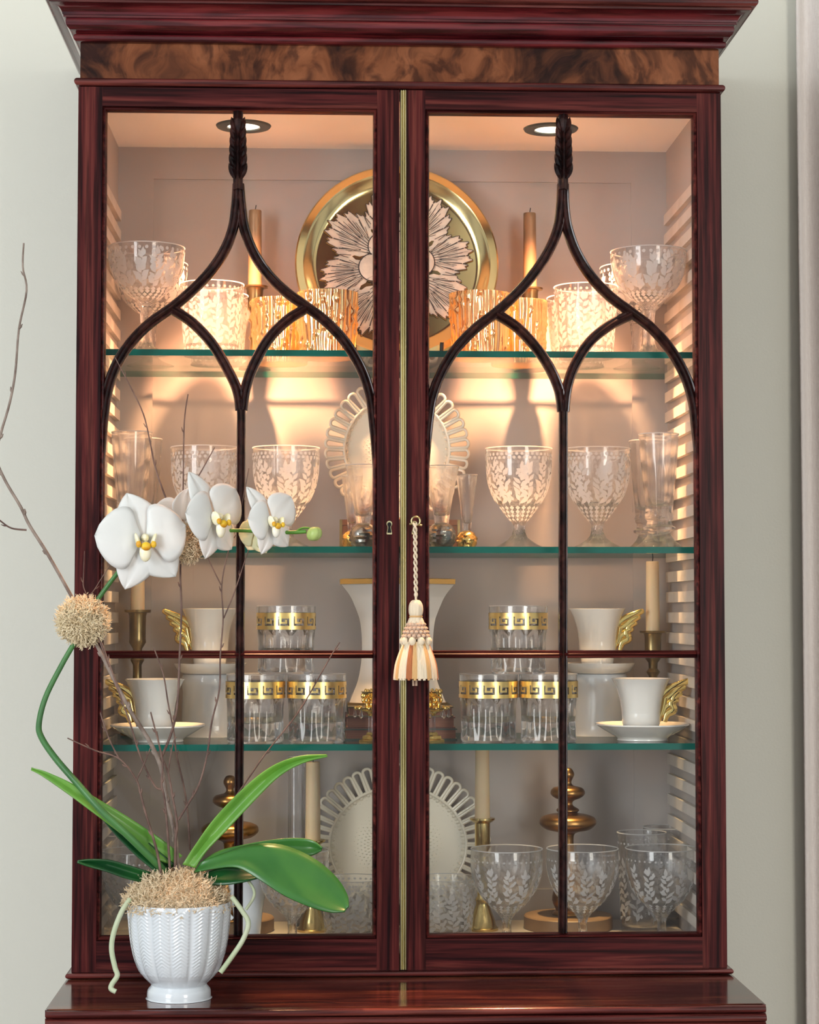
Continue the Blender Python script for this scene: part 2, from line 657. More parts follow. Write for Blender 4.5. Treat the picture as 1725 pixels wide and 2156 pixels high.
cg = G()
CX0 = X(1690, 1100, 0.30)
cg.grid(90, 6, lambda a, b: (CX0 + a * 0.5, 0.308 + 0.018 * math.sin(a * 52) * (0.7 + 0.3 * math.sin(a * 17)) + 0.004 * math.sin(b * 9 + a * 30), 0.02 + b * 2.6))
cur = cg.build('curtain', 'curtain_linen', None, 60)
tag(cur, 'pale grey linen curtain hanging beside the cabinet at the edge of the photo', 'curtain')
cur.modifiers.new('thick', 'SOLIDIFY').thickness = 0.003

# ------------------------------------------------------------------ the cabinet
X0, HW, IW = 0.0022, 0.411, 0.392
ZL = 0.9955            # ledge
Z_BOT = Z(2043)        # lower edge of the doors
Z_DTOP = Z(187)
Z_CEIL = 2.1085
Z_FLOOR = 1.020
Z_FR0, Z_FR1 = Z(172), Z(95)
Z_TOP = 2.232
BACK = 0.30

base = thing('base_cabinet', 'polished mahogany lower cabinet with a reeded ledge in front of the glazed doors', 'cabinet', (X0, 0.06, 0))
LED = -0.208
g = G().box((X0 - HW - 0.002, LED + 0.012, ZL - 0.010), (X0 + HW + 0.002, WALL_Y - 0.004, ZL))
g.build('ledge_top', 'mahogany_ledge', base, 0)
# reeded edge: three half-round mouldings
ze = ZL - 0.0005
for i, (h, out) in enumerate([(0.0085, 0.0), (0.0085, 0.003), (0.0085, 0.001)]):
    z1 = ze - i * 0.0095
    prof = [(LED + 0.014, z1 - h)] + [(LED + 0.006 - out - 0.006 * math.sin(a), z1 - h / 2 - h / 2 * math.cos(PI - a)) for a in [PI * k / 8 for k in range(9)]] + [(LED + 0.014, z1)]
    gm = G()
    xs = (X0 - HW - 0.004, X0 + HW + 0.004)
    n = len(prof)
    gm.add([(xs[0], y, z) for y, z in prof] + [(xs[1], y, z) for y, z in prof],
           [(k, (k + 1) % n, n + (k + 1) % n, n + k) for k in range(n)] + [tuple(range(n)), tuple(range(2 * n - 1, n - 1, -1))])
    gm.build('edge_reed', 'mahogany_polished', base, 40)
    for s in (-1, 1):
        xa = X0 + s * (HW - 0.004)
        G().box((min(xa, xa + s * 0.010), LED + 0.012, z1 - h), (max(xa, xa + s * 0.010), WALL_Y - 0.006, z1 - 0.0006)).build('edge_reed', 'mahogany_polished', base, 0)
G().box((X0 - HW + 0.012, LED + 0.028, 0.09), (X0 + HW - 0.012, WALL_Y - 0.008, ZL - 0.0275)).build('body', 'mahogany_level', base, 0)
for s in (-1, 1):
    dx = X0 + s * (HW - 0.02) / 2
    G().box((dx - 0.175, LED + 0.016, 0.16), (dx + 0.175, LED + 0.028, 0.86)).build('door', 'mahogany_upright', base, 0)
G().box((X0 - HW + 0.004, LED + 0.018, 0), (X0 + HW - 0.004, WALL_Y - 0.012, 0.09)).build('plinth', 'mahogany_level', base, 0)

cab = thing('display_cabinet', 'tall mahogany display cabinet with two gothic arched glass doors and lit shelves', 'cabinet', (X0, 0.16, ZL))
for s in (-1, 1):
    xa, xb = X0 + s * IW, X0 + s * HW
    G().box((min(xa, xb), 0.0235, ZL + 0.0005), (max(xa, xb), WALL_Y - 0.006, Z_FR1)).build('side_panel', ['mahogany_upright'], cab, 0)
    # painted lining of the side
    xc = X0 + s * (IW - 0.002)
    G().box((min(xa, xc), 0.024, Z_FLOOR), (max(xa, xc), BACK, Z_CEIL)).build('side_lining', 'taupe_paint', cab, 0)
G().box((X0 - IW, 0.0235, ZL + 0.0005), (X0 + IW, BACK, Z_FLOOR)).build('cabinet_floor', 'taupe_paint', cab, 0)
G().box((X0 - IW, 0.0235, Z_CEIL), (X0 + IW, BACK, Z_CEIL + 0.012)).build('cabinet_ceiling', 'ceiling_paint', cab, 0)
G().box((X0 - IW, BACK, ZL + 0.001), (X0 + IW, BACK + 0.012, Z_FR1)).build('back_panel', 'taupe_paint', cab, 0)
# framing of the back: two stiles and three rails, proud of the panels
bx0, bx1 = X(321, 900, BACK), X(1331, 900, BACK)
fy = BACK - 0.0035
yb = BACK - 0.00002
G().box((X0 - IW + 0.002, fy, Z_FLOOR), (bx0, yb, Z_CEIL)).build('back_stile', 'taupe_paint', cab, 0)
G().box((bx1, fy, Z_FLOOR), (X0 + IW - 0.002, yb, Z_CEIL)).build('back_stile', 'taupe_paint', cab, 0)
for za, zb in ((Z(382, 842, BACK), Z_CEIL), (Z(1168, 842, BACK), Z(1078, 842, BACK)), (Z_FLOOR, Z(1873, 842, BACK))):
    G().box((bx0, fy, za), (bx1, yb, zb)).build('back_rail', 'taupe_paint', cab, 0)

# slats that carry the shelves
ZS = [1.7885, 1.5350, 1.2820]
PITCH = (ZS[0] - ZS[2]) / 18.0
sl_me = None
zk = ZS[1] - 18 * PITCH
while zk < 2.02:
    if zk - 0.016 > Z_FLOOR:
        for s in (-1, 1):
            xs = X0 + s * (IW - 0.002)
            xe = xs - s * 0.0065
            if sl_me is None:
                h2 = 0.0145
                gs = G()
                # wedge: thicker at the top
                gs.add([(-0.00325, -0.125, 0), (0.00325, -0.125, 0), (0.00325, 0.125, 0), (-0.00325, 0.125, 0),
                        (-0.00325, -0.125, -h2), (0.00325, -0.125, -h2), (0.00325, 0.125, -h2), (-0.00325, 0.125, -h2)],
                       [(0, 1, 2, 3), (7, 6, 5, 4), (0, 4, 5, 1), (1, 5, 6, 2), (2, 6, 7, 3), (3, 7, 4, 0)])
                sl_me = gs.mesh('slat', 'slat_paint', 0)
            o = link('slat', sl_me, cab)
            o.location = Vector(((xs + xe) / 2, 0.155, zk)) - cab.location
    zk += PITCH

# frieze, bead under it, cornice
G().box((X0 - HW + 0.002, 0.001, Z_FR0), (X0 + HW - 0.002, 0.0235, Z_FR1)).build('frieze', 'flame_veneer', cab, 0)


def ring_moulding(name, prof, m, y_front=0.0, hw=HW - 0.002):
    """prof: (out, z) closed loop, carried round the front and both sides with mitred corners"""
    gm = G()
    n = len(prof)
    vs = []
    for o, z in prof:
        vs.append((X0 - hw - o, WALL_Y - 0.004, z))
    for o, z in prof:
        vs.append((X0 - hw - o, y_front - o, z))
    for o, z in prof:
        vs.append((X0 + hw + o, y_front - o, z))
    for o, z in prof:
        vs.append((X0 + hw + o, WALL_Y - 0.004, z))
    fs = []
    for st in range(3):
        for k in range(n):
            k2 = (k + 1) % n
            fs.append((st * n + k, st * n + k2, (st + 1) * n + k2, (st + 1) * n + k))
    fs.append(tuple(range(n)))
    fs.append(tuple(range(4 * n - 1, 3 * n - 1, -1)))
    gm.add(vs, fs)
    return gm.build(name, m, cab, 40)


def arc(cx, cz, r, a0, a1, n=6):
    return [(cx + r * math.cos(a0 + (a1 - a0) * k / n), cz + r * math.sin(a0 + (a1 - a0) * k / n)) for k in range(n + 1)]


zb0, zb1 = Z(189), Z(171)
ring_moulding('bead', [(0.0, zb0 + 0.0005)] + arc(0.002, (zb0 + zb1) / 2, (zb1 - zb0) / 2 - 0.0005, -PI / 2, PI / 2, 8) + [(0.0, zb1 - 0.0005)], 'mahogany_polished', 0.0012)
c0 = Z_FR1 - 0.002
ring_moulding('cornice_bead', [(0.0, c0)] + arc(0.003, c0 + 0.0055, 0.0052, -PI / 2, PI / 2, 8) + [(0.0, c0 + 0.0110)], 'mahogany_moulding')
ring_moulding('cornice_ovolo', [(0.0, c0 + 0.0112), (0.005, c0 + 0.0112)] + arc(0.006, c0 + 0.0120 + 0.011, 0.011, -PI / 2, PI * 0.12, 8) + [(0.0175, c0 + 0.0275), (0.0, c0 + 0.0275)], 'mahogany_moulding')
ring_moulding('cornice_fillet', [(0.0, c0 + 0.0277), (0.0195, c0 + 0.0277), (0.0195, c0 + 0.0305), (0.0, c0 + 0.0305)], 'mahogany_moulding')
ring_moulding('cornice_cove', [(0.0, c0 + 0.0307), (0.0205, c0 + 0.0307)] + [(0.0205 + 0.013 * (1 - math.cos(t)), c0 + 0.0307 + 0.0115 * math.sin(t)) for t in [PI / 2 * k / 6 for k in range(1, 7)]] + [(0.0, c0 + 0.0422)], 'mahogany_moulding')
ring_moulding('cornice_fillet', [(0.0, c0 + 0.0424), (0.0355, c0 + 0.0424), (0.0355, c0 + 0.0452), (0.0, c0 + 0.0452)], 'mahogany_polished')
ring_moulding('cornice_crown', [(0.0, c0 + 0.0454), (0.0365, c0 + 0.0454)] + arc(0.0372, c0 + 0.0515, 0.0058, -PI / 2, PI / 2, 8) + [(0.0, c0 + 0.0574)], 'mahogany_polished')
G().box((X0 - HW + 0.002, 0.002, Z_FR1), (X0 + HW - 0.002, WALL_Y - 0.004, c0 + 0.0574)).build('cornice_core', 'mahogany_level', cab, 0)
ring_moulding('foot_moulding', [(0.0, ZL + 0.0006), (0.005, ZL + 0.0006)] + arc(0.004, ZL + 0.004, 0.0033, -PI / 2, PI / 2, 6) + [(0.0, ZL + 0.0073)], 'mahogany_polished', 0.0, HW - 0.0005)

# downlights in the cabinet ceiling
for lx in (X(513, 262, 0.163), X(1160, 272, 0.163)):
    nd = part_node('downlight', cab, Vector((lx, 0.163, Z_CEIL)) - cab.location)
    G().lathe([(0.022, 0.004), (0.0225, -0.0025), (0.026, -0.0032), (0.036, -0.0022), (0.0375, 0.0), (0.036, 0.004)], 40, close=True).build('trim_ring', 'lamp_ring', nd, 40, False)
    G().lathe([(0.0, 0.0002), (0.0218, 0.0002), (0.0218, -0.0008), (0.0, -0.0008)], 32).build('lamp_lens', 'lit_lamp', nd, 40, False)
    l = bpy.data.lights.new('cabinet_spot', 'SPOT')
    l.energy = 205
    l.color = (1.0, 0.46, 0.23)
    l.spot_size = math.radians(71)
    l.spot_blend = 1.0
    l.shadow_soft_size = 0.016
    lo = bpy.data.objects.new('cabinet_spot', l)
    lo.location = (lx, 0.163, Z_CEIL - 0.006)
    COL.objects.link(lo)

# ------------------------------------------------------------------ doors
GY = 0.009          # glass plane
BARW = 0.0066
BAR = [(-BARW, 0.0125), (-BARW, 0.003), (-BARW * 0.80, 0.0005), (-BARW * 0.45, 0.0015), (-BARW * 0.32, -0.0012), (0, -0.0028),
       (BARW * 0.32, -0.0012), (BARW * 0.45, 0.0015), (BARW * 0.80, 0.0005), (BARW, 0.003), (BARW, 0.0125)]
BAR = [(a, b + 0.0034 if b < 0.01 else b) for a, b in BAR]
DOORS = [
    dict(o=(160, 841), i=(218, 785), ctr=501,
         LA=[(500, 385), (497, 430), (490, 478), (471, 527), (440, 572), (402, 611), (362, 645), (318, 676), (278, 714), (247, 760), (227, 812), (217, 868), (211, 930), (207, 990)],
         RA=[(503, 385), (507, 430), (514, 478), (534, 530), (565, 576), (604, 614), (645, 643), (690, 678), (730, 722), (762, 776), (780, 830), (787, 880), (793, 940), (797, 1000)],
         LI=[(362, 649), (405, 678), (446, 722), (478, 775), (499, 820), (506, 862)],
         RI=[(645, 647), (605, 672), (565, 712), (535, 765), (517, 815), (510, 862)], bar=((508, 840), (501, 1966))),
    dict(o=(857, 1523), i=(905, 1465), ctr=1187,
         LA=[(1186, 385), (1184, 430), (1177, 478), (1155, 530), (1121, 580), (1085, 620), (1047, 655), (1002, 690), (959, 735), (929, 786), (911, 835), (903, 885), (897, 945), (893, 1000)],
         RA=[(1189, 385), (1190, 430), (1197, 478), (1216, 530), (1247, 580), (1287, 622), (1332, 656), (1376, 690), (1415, 735), (1446, 790), (1463, 845), (1469, 895), (1475, 950), (1479, 1005)],
         LI=[(1047, 659), (1090, 687), (1130, 729), (1161, 776), (1180, 822), (1186, 865)],
         RI=[(1332, 660), (1288, 682), (1245, 717), (1213, 766), (1196, 815), (1190, 865)], bar=((1188, 842), (1187, 1966))),
]


def leaflet(gm, cx, cz, s, L, W, ang, y):
    """pointed carved leaflet with a raised middle; s side, ang from straight up"""
    d = Vector((math.sin(ang) * s, 0, math.cos(ang)))
    nrm = Vector((d.z, 0, -d.x))
    c = Vector((cx, 0, cz))
    vs, fs = [], []
    n = 6
    for i in range(n + 1):
        t = i / n
        wd = W * math.sin(PI * (0.12 + 0.88 * t)) ** 0.8
        bow = 0.0025 * math.sin(PI * t)
        for j, a in enumerate((-1, -0.5, 0, 0.5, 1)):
            hgt = 0.0042 * (1 - a * a * 0.8) * math.sin(PI * (0.25 + 0.6 * t)) + (0.0012 if j == 2 else 0)
            p = c + d * (L * t) + nrm * (wd * a)
            vs.append((p.x, y - hgt - bow * 0.6, p.z))
    for i in range(n):
        for j in range(4):
            fs.append((i * 5 + j, i * 5 + j + 1, (i + 1) * 5 + j + 1, (i + 1) * 5 + j))
    gm.add(vs, fs)


for di, dd in enumerate(DOORS):
    (o0, o1), (i0, i1) = dd['o'], dd['i']
    xo0, xo1, xi0, xi1 = X(o0), X(o1), X(i0), X(i1)
    if di == 0:
        xo0 = X0 - HW
    else:
        xo1 = X0 + HW
    zt1, zt0 = Z(189.5), Z(238)
    zb0_, zb1_ = ZL + 0.0076, Z(1968)
    door = part_node('door', cab, Vector(((xo0 + xo1) / 2, 0.011, zb0_)) - cab.location)
    lip = 0.0052
    G().box((xo0, 0, zb0_), (xi0 - lip, 0.022, zt1)).build('stile', 'mahogany_upright', door, 0)
    G().box((xi1 + lip, 0, zb0_), (xo1, 0.022, zt1)).build('stile', 'mahogany_upright', door, 0)
    G().box((xi0 - lip, 0.0002, zt0 + lip), (xi1 + lip, 0.022, zt1)).build('rail', 'mahogany_level', door, 0)
    G().box((xi0 - lip, 0.0002, zb0_), (xi1 + lip, 0.022, zb1_ - lip)).build('rail', 'mahogany_level', door, 0)
    # moulded lip round the glass
    lp = [(0, 0.002), (0.0012, -0.0006), (0.0025, 0.0016), (0.0036, 0.0012), (0.0048, 0.006), (lip, 0.0085), (lip, 0.014), (0, 0.014)]
    gl_ = G()
    n = len(lp)
    vs = []
    for sx, sz in ((xi0 - lip, zb1_ - lip), (xi1 + lip, zb1_ - lip), (xi1 + lip, zt0 + lip), (xi0 - lip, zt0 + lip)):
        ix = 1 if sx < (xi0 + xi1) / 2 else -1
        iz = 1 if sz < 1.5 else -1
        for a, y in lp:
            vs.append((sx + ix * a, y, sz + iz * a))
    fs = []
    for c in range(4):
        c2 = (c + 1) % 4
        for k in range(n):
            k2 = (k + 1) % n
            fs.append((c * n + k, c * n + k2, c2 * n + k2, c2 * n + k))
    gl_.add(vs, fs).build('glazing_lip', 'mahogany_level', door, 40)

    def pxz(p):
        q = P(p[0], p[1], 0.0)
        return (q.x, q.z)

    def curve(lst):
        return [(p.x, p.z) for p in smooth_path([Vector((a, 0, b)) for a, b in map(pxz, lst)], 5)]

    cLA, cRA, cLI, cRI = map(curve, (dd['LA'], dd['RA'], dd['LI'], dd['RI']))
    for c in (cLA, cRA, cLI, cRI):
        G().sweep(c, BAR).build('glazing_bar', 'dark_glazing_bar', door, 40)
    bt, bb = pxz(dd['bar'][0]), pxz(dd['bar'][1])
    bb = (bb[0], zb1_)
    G().sweep([bt, bb], [(s * 0.85, y - 0.0004) for s, y in BAR]).build('glazing_bar', 'dark_glazing_bar', door, 40)
    zbar = Z(1378)
    G().sweep([(xi0, zbar), (xi1, zbar)], [(s * 0.75, y) for s, y in BAR]).build('glazing_bar', 'mahogany_level', door, 40)
    # carved leaf at the top of the ogee
    ct = pxz((dd['ctr'], 240))
    cb = pxz((dd['ctr'], 392))
    gl2 = G()
    gl2.sweep([(cb[0], cb[1] - 0.004), (ct[0], zt0 - 0.0)], [(-0.0065, 0.010), (-0.0060, 0.001), (-0.0022, -0.0022), (-0.0016, -0.0050), (0, -0.0066), (0.0016, -0.0050), (0.0022, -0.0022), (0.0060, 0.001), (0.0065, 0.010)])
    H = ct[1] - cb[1]
    for k in range(6):
        zc = cb[1] + H * (0.10 + 0.125 * k)
        for s in (-1, 1):
            leaflet(gl2, cb[0] + s * 0.0030, zc, s, H * 0.24, 0.0042, 0.40 - 0.03 * k, 0.001 - 0.0003 * k)
    leaflet(gl2, cb[0], cb[1] + H * 0.72, 1, H * 0.29, 0.0072, 0.0, -0.001)
    gl2.build('carved_leaf', 'dark_glazing_bar', door, 45)
    # panes
    xm = lambda z: bt[0] + (bb[0] - bt[0]) * (bt[1] - z) / (bt[1] - bb[1])
    px0, px1, pz0, pz1 = xi0 - 0.001, xi1 + 0.001, zb1_ - 0.001, zt0 + 0.001
    jl, jr, meet = cLI[0], cRI[0], (bt[0], bt[1] + 0.004)
    iL = min(range(len(cLA)), key=lambda k: (cLA[k][0] - jl[0]) ** 2 + (cLA[k][1] - jl[1]) ** 2)
    iR = min(range(len(cRA)), key=lambda k: (cRA[k][0] - jr[0]) ** 2 + (cRA[k][1] - jr[1]) ** 2)
    li = [p for p in cLI if p[1] > meet[1]] + [meet]
    ri = [p for p in cRI if p[1] > meet[1]] + [meet]
    polys = [
        [(px0, pz0), (xm(pz0), pz0), (xm(zbar), zbar), (px0, zbar)],
        [(xm(pz0), pz0), (px1, pz0), (px1, zbar), (xm(zbar), zbar)],
        [(px0, zbar), (xm(zbar), zbar)] + li[::-1] + cLA[iL:] + [(px0, cLA[-1][1])],
        [(xm(zbar), zbar), (px1, zbar), (px1, cRA[-1][1])] + cRA[iR:][::-1] + ri,
        li + ri[::-1][1:] + cRA[:iR][::-1] + cLA[:iL],
        [(px0, cLA[-1][1])] + cLA[::-1] + [(cLA[0][0], pz1), (px0, pz1)],
        [(px1, cRA[-1][1]), (px1, pz1), (cRA[0][0], pz1)] + cRA,
    ]
    for pl in polys:
        G().prism(pl, GY, GY + 0.0018).build('pane', 'pane_glass', door, 0)
    # keyhole escutcheon
    kx, kz = pxz((820 if di == 0 else 873, 1110))
    out = []
    for k in range(24):
        a = 2 * PI * k / 24
        r = 0.0036
        zz = 0.0048 + r * math.sin(a)
        xx = r * math.cos(a)
        out.append((xx, zz))
    kh = arc(0, 0.0044, 0.0037, -0.9, PI + 0.9, 10) + [(-0.0020, -0.0010), (-0.0036, -0.0080), (-0.0030, -0.0092), (0.0030, -0.0092), (0.0036, -0.0080), (0.0020, -0.0010)]
    G().prism([(kx + a * 0.72, kz + b * 0.78 - 0.0002) for a, b in kh], -0.0006, 0.0001).build('keyhole', 'dark_void', door, 0)
    ge = G()
    n = len(kh)
    vs = []
    for s in (1.0, 0.72):
        for y in (0.0, -0.0012):
            vs += [(kx + a * s, y, kz + b * (s if s == 1 else 0.78)) for a, b in kh]
    fs = []
    for k in range(n):
        k2 = (k + 1) % n
        fs += [(k, k2, n + k2, n + k), (n + k, n + k2, 3 * n + k2, 3 * n + k), (2 * n + k, 3 * n + k, 3 * n + k2, 2 * n + k2)]
    ge.add(vs, fs).build('escutcheon', 'pale_brass', door, 0)
    if di == 1:
        # brass astragal that covers the meeting of the doors
        xa, xb = X(842.5), X(856.5)
        prof = [(xa, 0.006), (xa, -0.001)]
        wd = (xb - xa) / 3
        for r_ in range(3):
            prof += [(xa + wd * (r_ + 0.5) - wd * 0.5 * math.cos(t), -0.001 - 0.0026 * math.sin(t)) for t in [PI * k / 6 for k in range(7)]]
        prof += [(xb, 0.006)]
        ga = G()
        n = len(prof)
        za, zb_ = zb0_ + 0.001, zt1 - 0.001
        ga.add([(x, y, za) for x, y in prof] + [(x, y, zb_) for x, y in prof],
               [(k, (k + 1) % n, n + (k + 1) % n, n + k) for k in range(n)] + [tuple(range(n)), tuple(range(2 * n - 1, n - 1, -1))])
        as_ = ga.build('astragal', 'pale_brass', door, 50)
        as_['label'] = 'reeded brass strip between the doors'

# ------------------------------------------------------------------ glass shelves
for i, (z, lab) in enumerate(zip(ZS, ('top glass shelf with a green edge, under the gold plate', 'middle glass shelf with a green edge, under the crystal goblets', 'lowest glass shelf with a green edge, under the Greek key tumblers'))):
    x0, x1, y0, y1 = X0 - IW + 0.0028, X0 + IW - 0.0028, 0.045, 0.285
    th = 0.0082
    gs = G()
    vs = [(x0, y0, -th), (x1, y0, -th), (x1, y1, -th), (x0, y1, -th), (x0, y0, 0), (x1, y0, 0), (x1, y1, 0), (x0, y1, 0)]
    gs.add([(a, b, c + z) for a, b, c in vs], [(3, 2, 1, 0), (4, 5, 6, 7)], 0)
    gs.add([(a, b, c + z) for a, b, c in vs], [(0, 1, 5, 4), (1, 2, 6, 5), (2, 3, 7, 6), (3, 0, 4, 7)], 1)
    gs.v = gs.v[:8]
    gs.f = [tuple(k % 8 for k in fc) for fc in gs.f]
    me = gs.mesh('glass_shelf', ['shelf_glass', 'shelf_edge'], 0, (X0, 0.165, z))
    o = link('glass_shelf', me)
    o.location = (X0, 0.165, z)
    tag(o, lab, 'shelf', 'glass shelves in the cabinet')


# ------------------------------------------------------------------ glassware
def etch(rf, z0, z1, nspr, leaf_l, leaf_w, dots, seed, lean=0.35, step=0.16):
    """frosted sprigs and dots, and diamonds that paint facet sparkle, lying on the surface of revolution rf(z)"""
    R = random.Random(seed)
    gm = G()

    def put(poly, th0, zc):
        n = len(poly)
        vs = []
        for a, b in poly:
            zz = zc + b
            r = max(rf(zz), 0.004)
            t = th0 + a / r
            vs.append(((r + 0.0005) * math.cos(t), (r + 0.0005) * math.sin(t), zz))
        gm.add(vs, [tuple(range(n))])

    def leaf(th, zc, ang, L, W):
        c, s = math.cos(ang), math.sin(ang)
        pts = [(0, 0), (0.20, 0.6), (0.44, 0.92), (0.74, 0.5), (1, 0), (0.74, -0.5), (0.44, -0.92), (0.20, -0.6)]
        put([(L * u * s + W * v * c, L * u * c - W * v * s) for u, v in pts], th, zc)

    for i in range(nspr):
        th = 2 * PI * (i + R.uniform(-0.12, 0.12)) / nspr
        h = (z1 - z0) * R.uniform(0.78, 1.0)
        sw = R.uniform(-lean, lean)
        t = 0.04
        side = 1
        while t < 1:
            zc = z0 + h * t
            tt = th + sw * (t ** 1.5) * 0.012 / max(rf(zc), 0.006)
            leaf(tt, zc, side * R.uniform(0.35, 1.05) + sw * 0.6, leaf_l * R.uniform(0.65, 1.25) * (1.15 - 0.35 * t), leaf_w * R.uniform(0.75, 1.2))
            if R.random() < 0.35:
                leaf(tt + side * leaf_l * 0.5 / max(rf(zc), 0.006), zc + leaf_l * 0.3, side * R.uniform(-0.6, 0.4), leaf_l * 0.55, leaf_w * 0.7)
            side = -side
            t += step * 0.5
        leaf(th + sw * 0.012 / max(rf(z0 + h), 0.006), z0 + h * 0.97, sw * 0.4, leaf_l * 1.05, leaf_w)
        # stem
        w_ = 0.0003
        put([(-w_, 0), (w_, 0), (w_, h * 0.5), (-w_, h * 0.5)], th, z0)
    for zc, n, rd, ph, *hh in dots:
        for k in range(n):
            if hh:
                put([(0, -hh[0]), (rd, 0), (0, hh[0]), (-rd, 0)], 2 * PI * (k + ph) / n, zc)  # white diamonds on the cut facets: their bright sparkle put in as colour
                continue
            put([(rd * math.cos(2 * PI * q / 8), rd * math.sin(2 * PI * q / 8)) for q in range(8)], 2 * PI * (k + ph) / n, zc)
    return gm


def goblet(name, label, prof_out, inner, etch_args, loc, group, cut=None, bmat='crystal_thin', seg=48):
    """prof_out: outer (r, z) from the foot's centre to the rim; inner: from the rim down to the bottom of the bowl"""
    t = thing(name, label, 'glass', loc, (0, 0, 0), group)
    rim = prof_out[-1][1]
    G().lathe(prof_out + inner, seg, cut).build('crystal_body', bmat, t, 18, False)
    rr = prof_out[-1][0]
    G().lathe([(rr + 0.0002 + 0.0007 * math.cos(a), rim + 0.0004 + 0.0007 * math.sin(a)) for a in [2 * PI * k / 6 for k in range(6)]], seg, close=True).build('rim', 'etched_and_sparkle_frost', t, 60, False)
    tab = [p for p in prof_out if p[1] >= etch_args['zlo'] - 0.004]
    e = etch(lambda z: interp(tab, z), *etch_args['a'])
    e.build('etched_leaf_and_sparkle_pattern', 'etched_and_sparkle_frost', t, 0, False)
    return t


def facet_cut(n, depth, za, zb):
    def f(t, i, z):
        if z < za or z > zb:
            return 1.0
        return 1.0 - depth * (0.6 * abs(math.sin(n * t / 2 + i * 1.3)) + 0.4 * abs(math.sin((n + 3) * t / 2 - i * 0.9)))
    return f


# rummer goblets of the middle shelf (132 mm)
k1 = 0.000626
rum = smooth_prof([(0.0, 0.0), (0.0310, 0.0), (0.0312, 0.0018), (0.022, 0.0065), (0.0125, 0.014), (0.0088, 0.022), (0.0082, 0.030), (0.0100, 0.034), (0.0155, 0.041), (0.0255, 0.054), (0.0350, 0.069), (0.0408, 0.086), (0.0432, 0.104), (0.0438, 0.1315)], 3)
rum_in = smooth_prof([(0.0428, 0.1315), (0.0420, 0.104), (0.0395, 0.086), (0.0338, 0.070), (0.0235, 0.057), (0.011, 0.0515), (0.0, 0.0508)], 3)
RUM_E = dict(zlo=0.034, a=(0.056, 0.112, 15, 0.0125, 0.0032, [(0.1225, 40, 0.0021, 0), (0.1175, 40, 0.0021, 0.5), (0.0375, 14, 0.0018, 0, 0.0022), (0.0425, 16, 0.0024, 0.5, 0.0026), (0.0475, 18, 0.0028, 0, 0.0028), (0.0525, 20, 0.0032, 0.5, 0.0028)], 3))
zs1, zs2, zs3 = ZS
gob = goblet('etched_goblet', 'etched rummer goblet on the middle shelf, first to the right of the pierced plate', rum, rum_in, RUM_E, (X(1093, 1100, 0.11), 0.11, zs2), 'etched goblets on the middle shelf', facet_cut(14, 0.13, 0.010, 0.058))
for u, lab in ((1258, 'etched rummer goblet on the middle shelf, beside the fluted vases at the right'), (602, 'etched rummer goblet on the middle shelf, behind the smallest open orchid flower'), (430, 'etched rummer goblet on the middle shelf, half hidden by the central orchid blooms')):
    dup(gob, (X(u, 1100, 0.11), 0.11, zs2), lab)

# champagne coupes of the top shelf (141 mm)
cp = smooth_prof([(0.0, 0.0), (0.0300, 0.0), (0.0300, 0.0016), (0.020, 0.0055), (0.0105, 0.012), (0.0078, 0.028), (0.0080, 0.048), (0.0095, 0.062), (0.0120, 0.0665), (0.0135, 0.071), (0.0260, 0.080), (0.0385, 0.093), (0.0462, 0.110), (0.0492, 0.126), (0.0500, 0.1405)], 3)
cp_in = smooth_prof([(0.0490, 0.1405), (0.0482, 0.126), (0.0450, 0.1105), (0.0372, 0.095), (0.0240, 0.0835), (0.010, 0.0785), (0.0, 0.078)], 3)
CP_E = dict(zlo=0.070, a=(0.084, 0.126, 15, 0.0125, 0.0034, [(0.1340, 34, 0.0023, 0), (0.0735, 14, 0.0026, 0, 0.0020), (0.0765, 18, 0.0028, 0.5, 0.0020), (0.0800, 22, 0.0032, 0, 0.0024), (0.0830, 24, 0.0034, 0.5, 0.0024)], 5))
cpe = goblet('champagne_coupe', 'etched champagne coupe at the left end of the top shelf, front one of two', cp, cp_in, CP_E, (X(308, 600, 0.10), 0.10, zs1), 'etched coupes on the top shelf', facet_cut(14, 0.12, 0.014, 0.084))
for u, y, lab in ((1366, 0.10, 'etched champagne coupe at the right end of the top shelf, front one of two'),
                  (318, 0.228, 'etched champagne coupe at the left end of the top shelf, standing behind its twin'),
                  (1340, 0.228, 'etched champagne coupe at the right end of the top shelf, standing behind its twin')):
    dup(cpe, (X(u, 600, y), y, zs1), lab)

# etched tumblers
tm = [(0.0, 0.0), (0.0335, 0.0), (0.0352, 0.002), (0.0362, 0.012), (0.0385, 0.040), (0.0408, 0.070), (0.0424, 0.0955)]
tm_in = [(0.0412, 0.0955), (0.0396, 0.070), (0.0372, 0.040), (0.0350, 0.018), (0.030, 0.0135), (0.0, 0.0128)]
tm, tm_in = smooth_prof(tm, 3), smooth_prof(tm_in, 3)
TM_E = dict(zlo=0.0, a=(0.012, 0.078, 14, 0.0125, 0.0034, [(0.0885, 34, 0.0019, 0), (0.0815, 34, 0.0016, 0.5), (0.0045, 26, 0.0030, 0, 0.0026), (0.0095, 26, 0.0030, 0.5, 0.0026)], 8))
tum = goblet('etched_tumbler', 'etched crystal tumbler on the top shelf, front one, left of the gold textured votives', tm, tm_in, TM_E, (X(446, 660, 0.12), 0.12, zs1), 'etched tumblers', facet_cut(20, 0.06, 0.003, 0.024))
